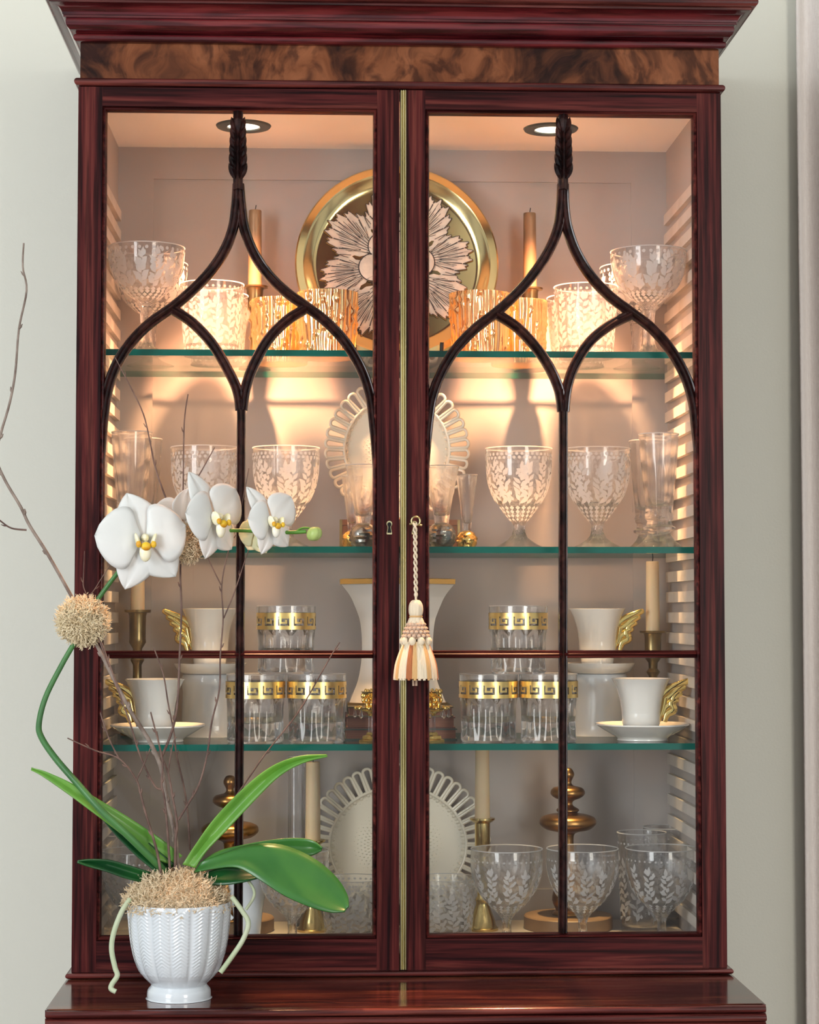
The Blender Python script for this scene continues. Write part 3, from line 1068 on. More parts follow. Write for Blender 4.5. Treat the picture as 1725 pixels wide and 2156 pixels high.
for u, v, y, z, lab, sc in ((1234, 660, 0.12, zs1, 'etched crystal tumbler on the top shelf, front one, right of the gold textured votives', None),
                            (457, 660, 0.215, zs1, 'etched crystal tumbler on the top shelf, peeping out behind the left front tumbler', None),
                            (1217, 660, 0.215, zs1, 'etched crystal tumbler on the top shelf, peeping out behind the right front tumbler', None),
                            (742, 1900, 0.15, Z_FLOOR, 'low etched tumbler on the cabinet floor under the tip of the broad orchid leaf', (1, 1, 0.82)),
                            (936, 1900, 0.15, Z_FLOOR, 'low etched tumbler at the bottom of the cabinet, beside the right brass candlestick', (1, 1, 0.82))):
    dup(tum, (X(u, v, y), y, z), lab, None, None, sc)

# wine goblets of the cabinet floor
wg = smooth_prof([(0.0, 0.0), (0.0300, 0.0), (0.0300, 0.0016), (0.016, 0.006), (0.0072, 0.012), (0.0062, 0.024), (0.0072, 0.031), (0.0110, 0.036), (0.0135, 0.0395), (0.0275, 0.053), (0.0385, 0.069), (0.0448, 0.086), (0.0472, 0.102), (0.0466, 0.1215)], 3)
wg_in = smooth_prof([(0.0456, 0.1215), (0.0462, 0.102), (0.0436, 0.086), (0.0370, 0.0695), (0.0250, 0.055), (0.011, 0.047), (0.0, 0.0462)], 3)
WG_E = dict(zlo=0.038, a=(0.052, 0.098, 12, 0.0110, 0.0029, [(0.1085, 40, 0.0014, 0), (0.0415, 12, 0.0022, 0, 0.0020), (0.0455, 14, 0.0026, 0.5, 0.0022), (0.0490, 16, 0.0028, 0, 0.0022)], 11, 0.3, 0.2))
wgo = goblet('wine_goblet', 'etched wine goblet on the cabinet floor, just right of the brass candlestick', wg, wg_in, WG_E, (X(1067, 1850, 0.10), 0.10, Z_FLOOR), 'wine goblets on the cabinet floor', facet_cut(12, 0.12, 0.012, 0.052))
for u, y, lab in ((1227, 0.10, 'etched wine goblet on the cabinet floor, in front of the right gilt finial'),
                  (1393, 0.10, 'etched wine goblet on the cabinet floor, furthest into the right corner'),
                  (616, 0.10, 'etched wine goblet on the cabinet floor, under the broad orchid leaf'),
                  (288, 0.10, 'etched wine goblet on the cabinet floor, behind the rim of the white orchid pot')):
    dup(wgo, (X(u, 1850, y), y, Z_FLOOR), lab)

# tall etched tumblers in the right back corner and left corner
hb = smooth_prof([(0.0, 0.0), (0.0270, 0.0), (0.0285, 0.003), (0.0300, 0.060), (0.0328, 0.133)], 3)
hb_in = smooth_prof([(0.0318, 0.133), (0.0288, 0.060), (0.0272, 0.012), (0.0, 0.010)], 3)
HB_E = dict(zlo=0.0, a=(0.014, 0.105, 10, 0.0115, 0.0031, [(0.120, 30, 0.0015, 0)], 14, 0.3, 0.13))
hbo = goblet('tall_tumbler', 'tall etched tumbler behind the corner wine goblet, nearer the gilt finial', hb, hb_in, HB_E, (X(1352, 1850, 0.185), 0.185, Z_FLOOR), 'tall etched tumblers', facet_cut(12, 0.05, 0.003, 0.03))
dup(hbo, (X(1405, 1850, 0.252), 0.252, Z_FLOOR), 'tall etched tumbler deepest in the right back corner of the cabinet floor')
dup(hbo, (X(258, 1850, 0.195), 0.195, Z_FLOOR), 'tall etched tumbler in the left corner of the cabinet floor, beside the orchid pot')


# fluted crystal vases of the middle shelf
def flute_r(t, i, z):
    if z < 0.045:
        return 1.0
    a = max(0.0, 1 - max(0, (z - 0.095)) / 0.02) if z > 0.095 else 1.0
    return 1.0 - 0.055 * a * abs(math.sin(5 * t))


fl = smooth_prof([(0.0, 0.0), (0.0290, 0.0), (0.0290, 0.003), (0.0225, 0.0085), (0.0165, 0.016), (0.0150, 0.022)], 3) + [(0.0205, 0.0245), (0.0215, 0.0275), (0.0170, 0.0300), (0.0160, 0.0360), (0.0185, 0.0385), (0.0195, 0.0440)] + smooth_prof([(0.0180, 0.048), (0.0205, 0.075), (0.0238, 0.110), (0.0266, 0.1505)], 4)
fl_in = smooth_prof([(0.0252, 0.1505), (0.0222, 0.110), (0.0182, 0.075), (0.013, 0.058), (0.0, 0.055)], 3)
fv = thing('fluted_vase', 'fluted cut glass vase at the right end of the middle shelf, front one of two', 'vase', (X(1388, 1030, 0.10), 0.10, zs2), (0, 0, 0), 'fluted vases on the middle shelf')
G().lathe(fl + fl_in, 60, flute_r).build('crystal_body', 'crystal_thin', fv, 40, False)
G().lathe([(0.0262 + 0.0008 * math.cos(a), 0.1508 + 0.0008 * math.sin(a)) for a in [2 * PI * k / 6 for k in range(6)]], 48, close=True).build('rim', 'etched_and_sparkle_frost', fv, 60, False)
for u, y, lab in ((277, 0.10, 'fluted cut glass vase at the left end of the middle shelf, front one of two'),
                  (300, 0.205, 'fluted cut glass vase at the left end of the middle shelf, standing behind its twin'),
                  (1366, 0.205, 'fluted cut glass vase at the right end of the middle shelf, standing behind its twin')):
    dup(fv, (X(u, 1030, y), y, zs2), lab)


# bud vases on crumpled metal balls
def bud_vase(label, u, y, rim_r, top_v, ball, bm_, seed):
    h = P(u, top_v, y).z - zs2
    t = thing('bud_vase', label, 'vase', (X(u, 1050, y), y, zs2), (0, 0, 0), 'bud vases on metal nuggets')
    R = random.Random(seed)
    ph = [(R.uniform(2, 7), R.uniform(2, 7), R.uniform(0, 6)) for _ in range(5)]
    gb = G()
    pr = [(0.0, 0.0), (ball * 0.55, 0.0), (ball * 0.85, ball * 0.25), (ball, ball * 0.75), (ball * 0.95, ball * 1.15), (ball * 0.7, ball * 1.55), (ball * 0.3, ball * 1.75), (0.0, ball * 1.8)]
    gb.lathe(smooth_prof(pr, 3), 28, lambda th, i, z: 1 + 0.045 * sum(math.sin(a * th + b * z * 180 + c) for a, b, c in [(round(p[0]), p[1], p[2]) for p in ph]) / 1.6)
    gb.build('nugget_base', bm_, t, 30, False)
    z0 = ball * 1.62
    o = [(0.0, z0), (rim_r * 0.36, z0), (rim_r * 0.42, z0 + 0.006), (rim_r * 0.62, z0 + (h - z0) * 0.45), (rim_r, h)]
    i_ = [(rim_r - 0.0011, h), (rim_r * 0.58, z0 + (h - z0) * 0.45), (rim_r * 0.30, z0 + 0.014), (0.0, z0 + 0.012)]
    G().lathe(smooth_prof(o, 3) + smooth_prof(i_, 3), 32).build('glass_flute', 'crystal_thin', t, 50, False)
    G().lathe([(rim_r - 0.0004 + 0.0006 * math.cos(a), h + 0.0006 * math.sin(a)) for a in [2 * PI * k / 6 for k in range(6)]], 32, close=True).build('rim', 'etched_and_sparkle_frost', t, 60, False)
    return t


bud_vase('clear bud vase on a silver nugget base, left of the door meeting', 765, 0.105, 0.0235, 980, 0.0185, 'pewter', 1)
bud_vase('clear bud vase on a silver nugget base, right of the door meeting', 930, 0.105, 0.0235, 982, 0.0190, 'pewter', 2)
bud_vase('slim clear bud vase on a gold nugget base beside the right goblet', 983, 0.150, 0.0145, 1000, 0.0140, 'gold_nugget', 3)
bud_vase('slim clear bud vase on a gold nugget base, half behind the left silver one', 742, 0.150, 0.0145, 1003, 0.0140, 'gold_nugget', 4)

# wooden box under the pierced plate
bxa, bxb = X(718, 1120, 0.19), X(966, 1120, 0.19)
bxz = Z(1094, 842, 0.19)
box = thing('wooden_box', 'small brown wooden box with brass corners under the pierced plate', 'box', ((bxa + bxb) / 2, 0.225, zs2))
G().box((bxa, 0.19, zs2), (bxb, 0.262, bxz - 0.008)).build('box_body', 'box_wood', box, 0)
G().box((bxa - 0.001, 0.189, bxz - 0.0075), (bxb + 0.001, 0.263, bxz)).build('lid', 'box_wood', box, 0)
for xx in (bxa, bxb):
    G().box((xx - 0.0018, 0.1885, zs2 + 0.0002), (xx + 0.0018, 0.1925, bxz - 0.0002)).build('corner_mount', 'aged_brass', box, 0)


# ------------------------------------------------------------------ gold textured votives
def votive(label, u, y, seed):
    R = random.Random(seed)
    t = thing('gold_votive', label, 'candle holder', (X(u, 670, y), y, zs1), (0, 0, R.uniform(0, 6)), 'gold bamboo textured votives on the top shelf')
    nst, seg = 26, 156
    knots = [[R.random() for _ in range(3)] for _ in range(nst)]
    wob = [R.uniform(-0.4, 0.4) for _ in range(nst)]
    h = 0.088
    nz = 44
    outer = []
    for j in range(nz + 1):
        z = h * j / nz
        outer.append((0.0352 + 0.0048 * (z / h) ** 0.8, z))
    inner = [(0.0375, h), (0.0345, 0.03), (0.032, 0.010), (0.0, 0.009)]

    def rf(th, i, z):
        if i > nz + 1:
            return 1.0
        a = th / (2 * PI) * nst
        s = a + wob[int(a) % nst] * 0.35 * math.sin(z * 90 + int(a) * 2.1)
        c = int(a) % nst
        fr = s - math.floor(s)
        rr = 0.05 * (math.sin(PI * fr) ** 0.7) - 0.015
        for kn in knots[c]:
            d = (z / h - kn) / 0.035
            rr += 0.05 * math.exp(-d * d) * math.sin(PI * min(max(fr, 0), 1))
        return 1.0 + rr
    prof = [(0.0, 0.0)] + outer + inner
    G().lathe(prof, seg, rf).build('textured_cup', 'gold_lustre_glass', t, 60, False)
    return t


votive('gold bamboo textured votive on the top shelf, touching the left of the gold plate', 690, 0.135, 1)
votive('gold bamboo textured votive on the top shelf, in front of the left tapered candle', 592, 0.200, 2)
votive('gold bamboo textured votive on the top shelf, touching the right of the gold plate', 1010, 0.135, 3)
votive('gold bamboo textured votive on the top shelf, in front of the right tapered candle', 1090, 0.200, 4)


# ------------------------------------------------------------------ candlesticks
def candlestick(label, u, y, zbase, v_cup, v_top, cr, prof_kind, metal, wax, group):
    x = X(u, v_cup, y)
    zc = P(u, v_cup, y).z - zbase
    zt = P(u, v_top, y).z - zbase
    t = thing('candlestick', label, 'candlestick', (x, y, zbase), (0, 0, 0), group)
    k = zc
    if prof_kind == 'cup':
        pr = [(0.0, 0.0), (0.0225, 0.0), (0.0225, 0.003), (0.019, 0.006), (0.012, 0.012), (0.0075, 0.022), (0.0060, k * 0.34), (0.0085, k * 0.38), (0.0062, k * 0.42), (0.0060, k * 0.56), (0.0098, k * 0.60), (0.0060, k * 0.635), (0.0066, k * 0.69), (0.0118, k * 0.74), (0.0112, k * 0.77), (0.0116, k * 0.95), (0.0128, k * 0.975), (0.0180, k * 0.98), (0.0186, k), (0.0100, k), (0.0, k)]
    else:
        pr = [(0.0, 0.0), (0.0215, 0.0), (0.0215, 0.003), (0.0185, 0.006), (0.0165, 0.014), (0.0105, 0.030), (0.0085, 0.036), (0.0100, 0.041), (0.0070, 0.046), (0.0065, k * 0.55), (0.0090, k * 0.60), (0.0070, k * 0.64), (0.0070, k * 0.70), (0.0105, k * 0.74), (0.0105, k * 0.955), (0.0135, k * 0.965), (0.0172, k * 0.985), (0.0172, k), (0.0095, k), (0.0, k)]
    G().lathe(pr, 36).build('stick', metal, t, 40, False)
    n = 14
    gc = G()
    gc.lathe([(0.0, zc), (cr * 1.06, zc)] + [(cr * (1.06 - 0.10 * j / n), zc + (zt - zc) * j / n) for j in range(1, n)] + [(cr * 0.96, zt - 0.001), (cr * 0.90, zt), (0.0, zt - 0.0005)], 28)
    gc.build('candle', wax, t, 45, False)
    G().tube([(0, 0, zt - 0.002), (0.0004, 0, zt + 0.003), (0.0012, 0, zt + 0.0075)], 0.0007, 5).build('wick', 'black_metal', t, 50, False)
    return t


candlestick('gold tapered candle in a stick on the top shelf, left of the gold plate', 537, 0.262, zs1, 603, 443, 0.0092, 'cup', 'aged_brass', 'gold_wax', 'gold candles on the top shelf')
candlestick('gold tapered candle in a stick on the top shelf, right of the gold plate', 1116, 0.262, zs1, 607, 449, 0.0092, 'cup', 'aged_brass', 'gold_wax', 'gold candles on the top shelf')
candlestick('cream candle in a brass stick on the lowest shelf, under the large orchid flower', 290, 0.250, zs3, 1284, 1160, 0.0092, 'cup', 'aged_brass', 'candle_wax', 'cream candles on the lowest shelf')
candlestick('cream candle in a brass stick on the lowest shelf, at the right by the slats', 1375, 0.250, zs3, 1328, 1182, 0.0092, 'cup', 'aged_brass', 'candle_wax', 'cream candles on the lowest shelf')
candlestick('cream candle in a brass stick on the cabinet floor, left of the oval platter', 659, 0.210, Z_FLOOR, 1768, 1604, 0.0098, 'bell', 'brass', 'candle_wax', 'cream candles on the cabinet floor')
candlestick('cream candle in a brass stick on the cabinet floor, right of the oval platter', 1016, 0.210, Z_FLOOR, 1722, 1572, 0.0098, 'bell', 'brass', 'candle_wax', 'cream candles on the cabinet floor')

# ------------------------------------------------------------------ gold plate with leaf print
kY = K(0.24)
PR = 216 * kY
pc = P(836, 521, 0.238)
tilt = math.radians(7)
pz = PR * math.cos(tilt)
plate = thing('gold_plate', 'large round gold plate printed with a pale acanthus rosette', 'plate', (pc.x, 0.248, zs1 + 0.004 + pz + 0.001), (0, 0, 0))
plate.rotation_euler = (-tilt, 0, 0)
# plate is turned in its own frame: axis along -y
rot = Matrix.Rotation(PI / 2, 3, 'X')


def turned(gm):
    gm.v = [tuple(rot @ Vector(p)) for p in gm.v]
    return gm


gp = G().lathe([(0.0, 0.0), (PR * 0.78, 0.0), (PR * 0.84, 0.003), (PR * 0.895, 0.0105), (PR * 0.92, 0.0125), (PR * 0.985, 0.0120), (PR, 0.0095), (PR * 0.985, 0.0075), (PR * 0.90, 0.0060), (PR * 0.80, -0.0035), (0.0, -0.0035)], 96)
turned(gp).build('plate_body', 'plate_gold', plate, 30, False)


def acanthus(nleaf=8):
    """fan-shaped lobed leaves radiating from the centre, and their ink veins"""
    ga, gi = G(), G()
    for i in range(nleaf):
        a0 = 2 * PI * i / nleaf + 0.20
        L = PR * (0.815 if i % 2 else 0.775)
        nphi, nt = 57, 9
        hwf = 0.455 if i % 2 else 0.43

        def edge(s_):
            return (1 - 0.30 * abs(s_) ** 2.2) * (0.90 + 0.10 * abs(math.cos(s_ * PI * 3.5)) ** 0.45) * (0.97 + 0.03 * math.cos(s_ * 41))

        def pt(s_, t):
            ph = a0 + hwf * s_ * (0.22 + 0.78 * t ** 1.3) * (0.93 + 0.07 * math.cos(t * 24))
            r_ = t * L * edge(s_)
            return (r_ * math.cos(ph), r_ * math.sin(ph))
        zoff = 0.0006 + 0.0004 * (i % 2)
        vs, fs = [], []
        for k in range(nphi):
            s_ = -1 + 2 * k / (nphi - 1)
            for j in range(nt):
                t = 0.10 + 0.90 * j / (nt - 1)
                x, y = pt(s_, t)
                vs.append((x, y, zoff + 0.0012 * math.cos(s_ * PI / 2) + 0.0006 * abs(math.cos(s_ * PI * 3.5)) * t))
        for k in range(nphi - 1):
            for j in range(nt - 1):
                fs.append((k * nt + j, k * nt + j + 1, (k + 1) * nt + j + 1, (k + 1) * nt + j))
        ga.add(vs, fs)

        def ink(p0, p1, w0, w1, dz=0.0022):
            d = Vector((p1[0] - p0[0], p1[1] - p0[1]))
            if d.length < 1e-6:
                return
            nn = Vector((-d.y, d.x)).normalized()
            q = [(p0[0] + nn.x * w0, p0[1] + nn.y * w0), (p0[0] - nn.x * w0, p0[1] - nn.y * w0), (p1[0] - nn.x * w1, p1[1] - nn.y * w1), (p1[0] + nn.x * w1, p1[1] + nn.y * w1)]
            gi.add([(x, y, zoff + dz) for x, y in q], [(0, 1, 2, 3)])
        # veins run to the notches between the lobes, finer strokes to the lobes
        for q in range(-3, 4):
            s_ = q / 3.5
            ts = [0.14, 0.35, 0.6, 0.82 if q else 0.93]
            for ta, tb in zip(ts, ts[1:]):
                ink(pt(s_ * 0.8, ta), pt(s_, tb), 0.0007 * (1.2 - ta), 0.0007 * (1.2 - tb))
            sn = (q + 0.5) / 3.5
            if abs(sn) < 1:
                ink(pt(sn, 0.74), pt(sn, 0.99), 0.0002, 0.0008)
                for e in (-0.05, 0.05, 0.1):
                    ink(pt(sn + e, 0.58), pt(sn + e * 1.3, 0.86), 0.00025, 0.0003)
        for k in range(nphi - 1):
            s1, s2 = -1 + 2 * k / (nphi - 1), -1 + 2 * (k + 1) / (nphi - 1)
            ink(pt(s1, 1.0), pt(s2, 1.0), 0.00045, 0.00045)
    for k in range(6):
        a = 2 * PI * k / 6 + 0.12
        r = PR * 0.235
        ga.ellipsoid((r * math.cos(a), r * math.sin(a), 0.0034), (PR * 0.135, PR * 0.135, 0.0020), 24, 6)
        gi.lathe([(PR * 0.136, 0.0036), (PR * 0.146, 0.0036)], 32, off=(r * math.cos(a), r * math.sin(a), 0))
        for e in range(7):
            b = a - 0.5 + e * 0.17
            gi.tube([((r + PR * 0.03) * math.cos(b), (r + PR * 0.03) * math.sin(b), 0.0046), ((r + PR * 0.088) * math.cos(b), (r + PR * 0.088) * math.sin(b), 0.0040)], 0.0003, 4)
    ga.ellipsoid((0, 0, 0.0040), (PR * 0.13, PR * 0.13, 0.0024), 24, 6)
    gi.lathe([(PR * 0.131, 0.0047), (PR * 0.139, 0.0047)], 32)
    return ga, gi


ga, gi = acanthus()
turned(ga).build('printed_rosette', 'print_cream', plate, 40, False)
turned(gi).build('ink_lines', 'print_ink', plate, 0, False)

st = thing('plate_stand', 'dark easel stand that holds up the large gold plate', 'plate stand', (pc.x, 0.24, zs1))
for s in (-1, 1):
    pts = smooth_path([(s * 0.060, -0.050, 0.030), (s * 0.059, -0.048, 0.016), (s * 0.056, -0.036, 0.0035), (s * 0.050, -0.01, 0.0030), (s * 0.042, 0.030, 0.0030)], 5)
    G().tube(pts, 0.0028, 8).build('foot_arm', 'black_metal', st, 50, False)
    G().tube([(s * 0.042, 0.030, 0.0030), (s * 0.010, 0.040, 0.17)], 0.0025, 8).build('back_leg', 'black_metal', st, 50, False)
G().tube([(-0.042, 0.030, 0.0030), (0.042, 0.030, 0.0030)], 0.0025, 8).build('crossbar', 'black_metal', st, 50, False)


# ------------------------------------------------------------------ pierced creamware
def pierced_plate(name, label, a, b, nloop, loc, tl, matname):
    """basket-woven well and a rim of open loops; a, b outer half axes"""
    t = thing(name, label, 'plate', loc)
    t.rotation_euler = (-tl, 0, 0)
    ri = 0.735
    loopL = 1 - ri + 0.01
    g1 = G()
    nr, na = 64, nloop * 8

    def surf(u, v):
        r = u * ri
        th = 2 * PI * v
        x, z = a * r * math.cos(th), b * r * math.sin(th)
        weave = math.sin(v * nloop * 2 * PI) * math.sin(u * 62) * 0.0030 * min(1, u * 2.2)
        dish = -0.010 + 0.010 * max(0, (u - 0.82) / 0.18) ** 1.5
        return (x, -dish - abs(weave) - weave * 0.4, z)
    g1.grid(nr, na + 1, lambda u, v: surf(max(u, 0.001), v))
    # underside
    g1.grid(4, na + 1, lambda u, v: (a * ri * math.cos(2 * PI * v) * (1 - u * 0.999), 0.0035 + (0.0125 - 0.0035) * u, b * ri * math.sin(2 * PI * v) * (1 - u * 0.999)))
    g1.grid(2, na + 1, lambda u, v: (a * ri * math.cos(2 * PI * v), 0.0035 * u, b * ri * math.sin(2 * PI * v)))
    g1.build('woven_well', matname, t, 60, False)
    # ring bead between well and loops
    gr = G()
    ring = [Vector((a * ri * math.cos(2 * PI * k / 96), -0.0012, b * ri * math.sin(2 * PI * k / 96))) for k in range(97)]
    gr.tube(ring, 0.0022, 8, cap=False).build('inner_bead', matname, t, 60, False)
    # loops
    L = (1 - ri) * (a + b) / 2
    per = 2 * PI * math.sqrt((a * a + b * b) / 2) * (1 + ri) / 2 / nloop
    hw_ = per * 0.36
    lp = []
    for k in range(9):
        an = -PI / 2 + PI * k / 8
        lp.append(Vector((L - hw_ + hw_ * math.cos(an), -0.0065 * (L - hw_ + hw_ * math.cos(an)) / L, hw_ * math.sin(an))))
    lp = [Vector((q.x, q.y, q.z * (1.0 + 0.22 * q.x / L))) for q in lp]
    lp = [Vector((0.0, 0, -hw_ * 0.80))] + lp + [Vector((0.0, 0, hw_ * 0.80))]
    me = G().tube(lp, per * 0.172, 7).mesh('rim_loop', matname, 60)
    for k in range(nloop):
        th = 2 * PI * (k + 0.5) / nloop
        p = Vector((a * ri * math.cos(th), -0.001, b * ri * math.sin(th)))
        nrm = Vector((math.cos(th) / a, 0, math.sin(th) / b)).normalized()
        an = math.atan2(nrm.z, nrm.x)
        o = link('rim_loop', me, t)
        o.location = p
        o.rotation_euler = (0, -an, 0)
    return t


kp = K(0.24)
pa, pb = 152 * kp, 150 * kp
c2 = P(836, 961, 0.243)
pierced_plate('pierced_plate', 'round pierced creamware plate with a basket woven centre on the middle shelf', pa, pb, 40, (c2.x, 0.243, bxz + pb * math.cos(math.radians(6)) + 0.002), math.radians(6), 'creamware')
pa3, pb3 = 197 * kp, 165 * kp
c3 = P(838, 1780, 0.262)
pierced_plate('oval_platter', 'large oval pierced creamware platter with a woven centre on the cabinet floor', pa3, pb3, 50, (c3.x, 0.258, Z_FLOOR + pb3 * math.cos(math.radians(5)) + 0.002), math.radians(5), 'creamware')


# ------------------------------------------------------------------ Greek key tumblers
def wrap_rect(gm, r, t0, t1, z0, z1, n=3):
    vs, fs = [], []
    for i in range(n + 1):
        t = t0 + (t1 - t0) * i / n
        for rr, z in ((r, z0), (r, z1)):
            vs.append((rr * math.cos(t), rr * math.sin(t), z))
    for i in range(n):
        fs.append((i * 2, i * 2 + 2, i * 2 + 3, i * 2 + 1))
    gm.add(vs, fs)


def key_tumbler(label, loc):
    t = thing('greek_key_tumbler', label, 'glass', loc, (0, 0, 0.2), 'gold Greek key tumblers on the lowest shelf')
    h, r = 0.088, 0.0380
    npan = 10

    def rf(th, i, z):
        if i > 13:
            return 1.0
        if z > 0.054 or z < 0.004:
            return 1.0
        top = 0.036 + 0.017 * abs(math.sin(npan * th / 2)) ** 0.5
        d = 0.085 * (1 - abs(math.cos(npan * th / 2)) ** 1.5)
        return 1.0 - (d if z < top else 0.0)
    out = [(0.0, 0.0075), (r * 0.30, 0.0068), (r * 0.62, 0.0030), (r * 0.90, 0.0), (r * 0.97, 0.003), (r * 0.97, 0.015), (r * 0.97, 0.028), (r * 0.975, 0.036), (r * 0.975, 0.041), (r * 0.98, 0.046), (r * 0.985, 0.050), (r * 0.99, 0.0545), (r, 0.075), (r * 1.01, h)]
    inn = [(r * 0.965, h), (r * 0.94, 0.060), (r * 0.88, 0.034), (r * 0.74, 0.0265), (r * 0.4, 0.0245), (0.0, 0.0245)]
    G().lathe(out + inn, 80, rf).build('crystal_body', 'crystal_cut', t, 30, False)
    G().lathe([(r * 0.988 + 0.0006 * math.cos(a), h + 0.0006 * math.sin(a)) for a in [2 * PI * k / 6 for k in range(6)]], 48, close=True).build('rim', 'etched_and_sparkle_frost', t, 60, False)
    gb = G()
    rb = r * 1.006 + 0.0006
    z0, z1 = 0.0575, 0.0790
    wrap_rect(gb, rb, 0, 2 * PI, z1 - 0.0048, z1, 64)
    wrap_rect(gb, rb, 0, 2 * PI, z0, z0 + 0.0048, 64)
    nk = 12
    za, zb = z0 + 0.0048, z1 - 0.0048
    u = 2 * PI / nk
    s = (zb - za) / 5
    for k in range(nk):
        b = k * u

        def rc(x0, x1, y0, y1):
            wrap_rect(gb, rb, b + u * x0, b + u * x1, za + s * y0, za + s * y1, 2)
        w_ = 0.14
        rc(0.00, w_, 0, 5)
        rc(0.22, 1.0, 3.9, 5.0)
        rc(0.22, 0.22 + w_, 1.15, 5.0)
        rc(0.22, 0.72, 1.15, 2.1)
        rc(0.58, 0.72, 1.15, 3.3)
        rc(0.86, 1.0, 0.0, 5.0)
        rc(0.0, 0.15, 0, 1.0)
    link('gold_key_band', gb.mesh('gold_key_band', 'gold_key_paint', 60, keep=True), t)
    return t


kt = key_tumbler('gold Greek key tumbler on the left, bottom row beside the dark glazing bar', (X(538, 1490, 0.09), 0.09, zs3))
for u, v, z, lab in ((667, 1490, zs3, 'gold Greek key tumbler on the left, bottom row beside the white vase'),
                     (602.5, 1340, zs3 + 0.0888, 'gold Greek key tumbler balanced on top of the left pair'),
                     (1029, 1490, zs3, 'gold Greek key tumbler on the right, bottom row beside the white vase'),
                     (1155, 1490, zs3, 'gold Greek key tumbler on the right, bottom row behind the glazing bar'),
                     (1091.5, 1340, zs3 + 0.0888, 'gold Greek key tumbler balanced on top of the right pair')):
    dup(kt, (X(u, v, 0.09), 0.09, z), lab)


# ------------------------------------------------------------------ winged cups, saucers, pedestals
def cup(label, u, v, y, z, side):
    t = thing('winged_cup', label, 'cup', (X(u, v, y), y, z), (0, 0, 0), 'white cups with gold wing handles')
    o = smooth_prof([(0.0, 0.0), (0.0205, 0.0), (0.0222, 0.002), (0.0245, 0.020), (0.0275, 0.045), (0.0330, 0.064), (0.0392, 0.0755)], 4)
    i_ = smooth_prof([(0.0380, 0.0758), (0.0318, 0.063), (0.0262, 0.045), (0.0228, 0.010), (0.0, 0.006)], 4)
    G().lathe(o + i_, 48).build('cup_body', 'porcelain', t, 40, False)
    gw = G()
    # feathers rise outwards from the foot of the wing
    for k in range(4):
        sx, sz = 0.0262 + 0.0016 * k, 0.056 - 0.0085 * k
        tx, tz = 0.0650 - 0.0050 * k, 0.0735 - 0.0085 * k
        pts = smooth_path([(sx, 0, sz - 0.012), (sx + 0.0035, 0, sz - 0.002), (sx + 0.012, 0, sz + 0.0055 - 0.0006 * k), (tx - 0.010, 0, tz - 0.0045), (tx, 0, tz)], 5)
        n = len(pts)
        rad = [0.0030 + 0.0024 * math.sin(PI * (j / (n - 1)) ** 1.1) for j in range(n)]
        rad[-1] = 0.0016
        feather = G().tube([Vector((p.x * side, 0, p.z)) for p in pts], rad, 10)
        feather.v = [(x, y * 0.5 - 0.0008 * k, z) for x, y, z in feather.v]
        gw.add(feather.v, feather.f)
    stem_ = smooth_path([(0.0232, 0, 0.018), (0.0262, 0, 0.026), (0.0300, 0, 0.038), (0.0325, 0, 0.050)], 5)
    gw.tube([Vector((p.x * side, 0, p.z)) for p in stem_], [0.0022 + 0.0030 * j / len(stem_) for j in range(len(stem_))], 8)
    gw.build('wing_handle', 'polished_gold', t, 60, False)
    return t


def saucer(label, u, y, z):
    t = thing('saucer', label, 'saucer', (X(u, 1540, y), y, z), (0, 0, 0), 'white saucers on the lowest shelf')
    o = smooth_prof([(0.0, 0.0), (0.0310, 0.0), (0.0330, 0.001), (0.0345, 0.004), (0.050, 0.013), (0.0625, 0.0205)], 4)
    i_ = smooth_prof([(0.0620, 0.0222), (0.049, 0.0155), (0.034, 0.0075), (0.024, 0.0055), (0.0, 0.0055)], 4)
    G().lathe(o + i_, 56).build('dish', 'porcelain', t, 40, False)
    return t


def pedestal(label, u, y, z):
    t = thing('pedestal', label, 'stand', (X(u, 1470, y), y, z), (0, 0, 0), 'white porcelain pedestals')
    G().lathe(smooth_prof([(0.0, 0.0), (0.0400, 0.0), (0.0405, 0.003), (0.0385, 0.030), (0.0375, 0.060), (0.0370, 0.084), (0.0, 0.0845)], 3), 48).build('column', 'white_porcelain', t, 40, False)
    G().lathe([(0.0, 0.0846), (0.0375, 0.0846), (0.044, 0.088), (0.0495, 0.097), (0.0500, 0.099), (0.044, 0.0985), (0.0, 0.0975)], 48).build('top_dish', 'porcelain', t, 40, False)
    return t


saucer('white saucer under the front winged cup at the left', 333, 0.112, zs3)
saucer('white saucer under the front winged cup at the right', 1353, 0.112, zs3)
cup('white cup with gold wing handle standing on the left saucer of the lowest shelf', 326, 1470, 0.112, zs3 + 0.0056, -1)
cup('white cup with gold wing handle standing on the right saucer of the lowest shelf', 1350, 1470, 0.112, zs3 + 0.0056, 1)
pedestal('white round pedestal under the raised winged cup at the left', 442, 0.232, zs3)
pedestal('white round pedestal under the raised winged cup at the right', 1262, 0.232, zs3)
cup('white cup with a gold wing handle raised on a pedestal at the left', 442, 1330, 0.232, zs3 + 0.0978, -1)
cup('white cup with a gold wing handle raised on a pedestal at the right', 1258, 1330, 0.232, zs3 + 0.0978, 1)

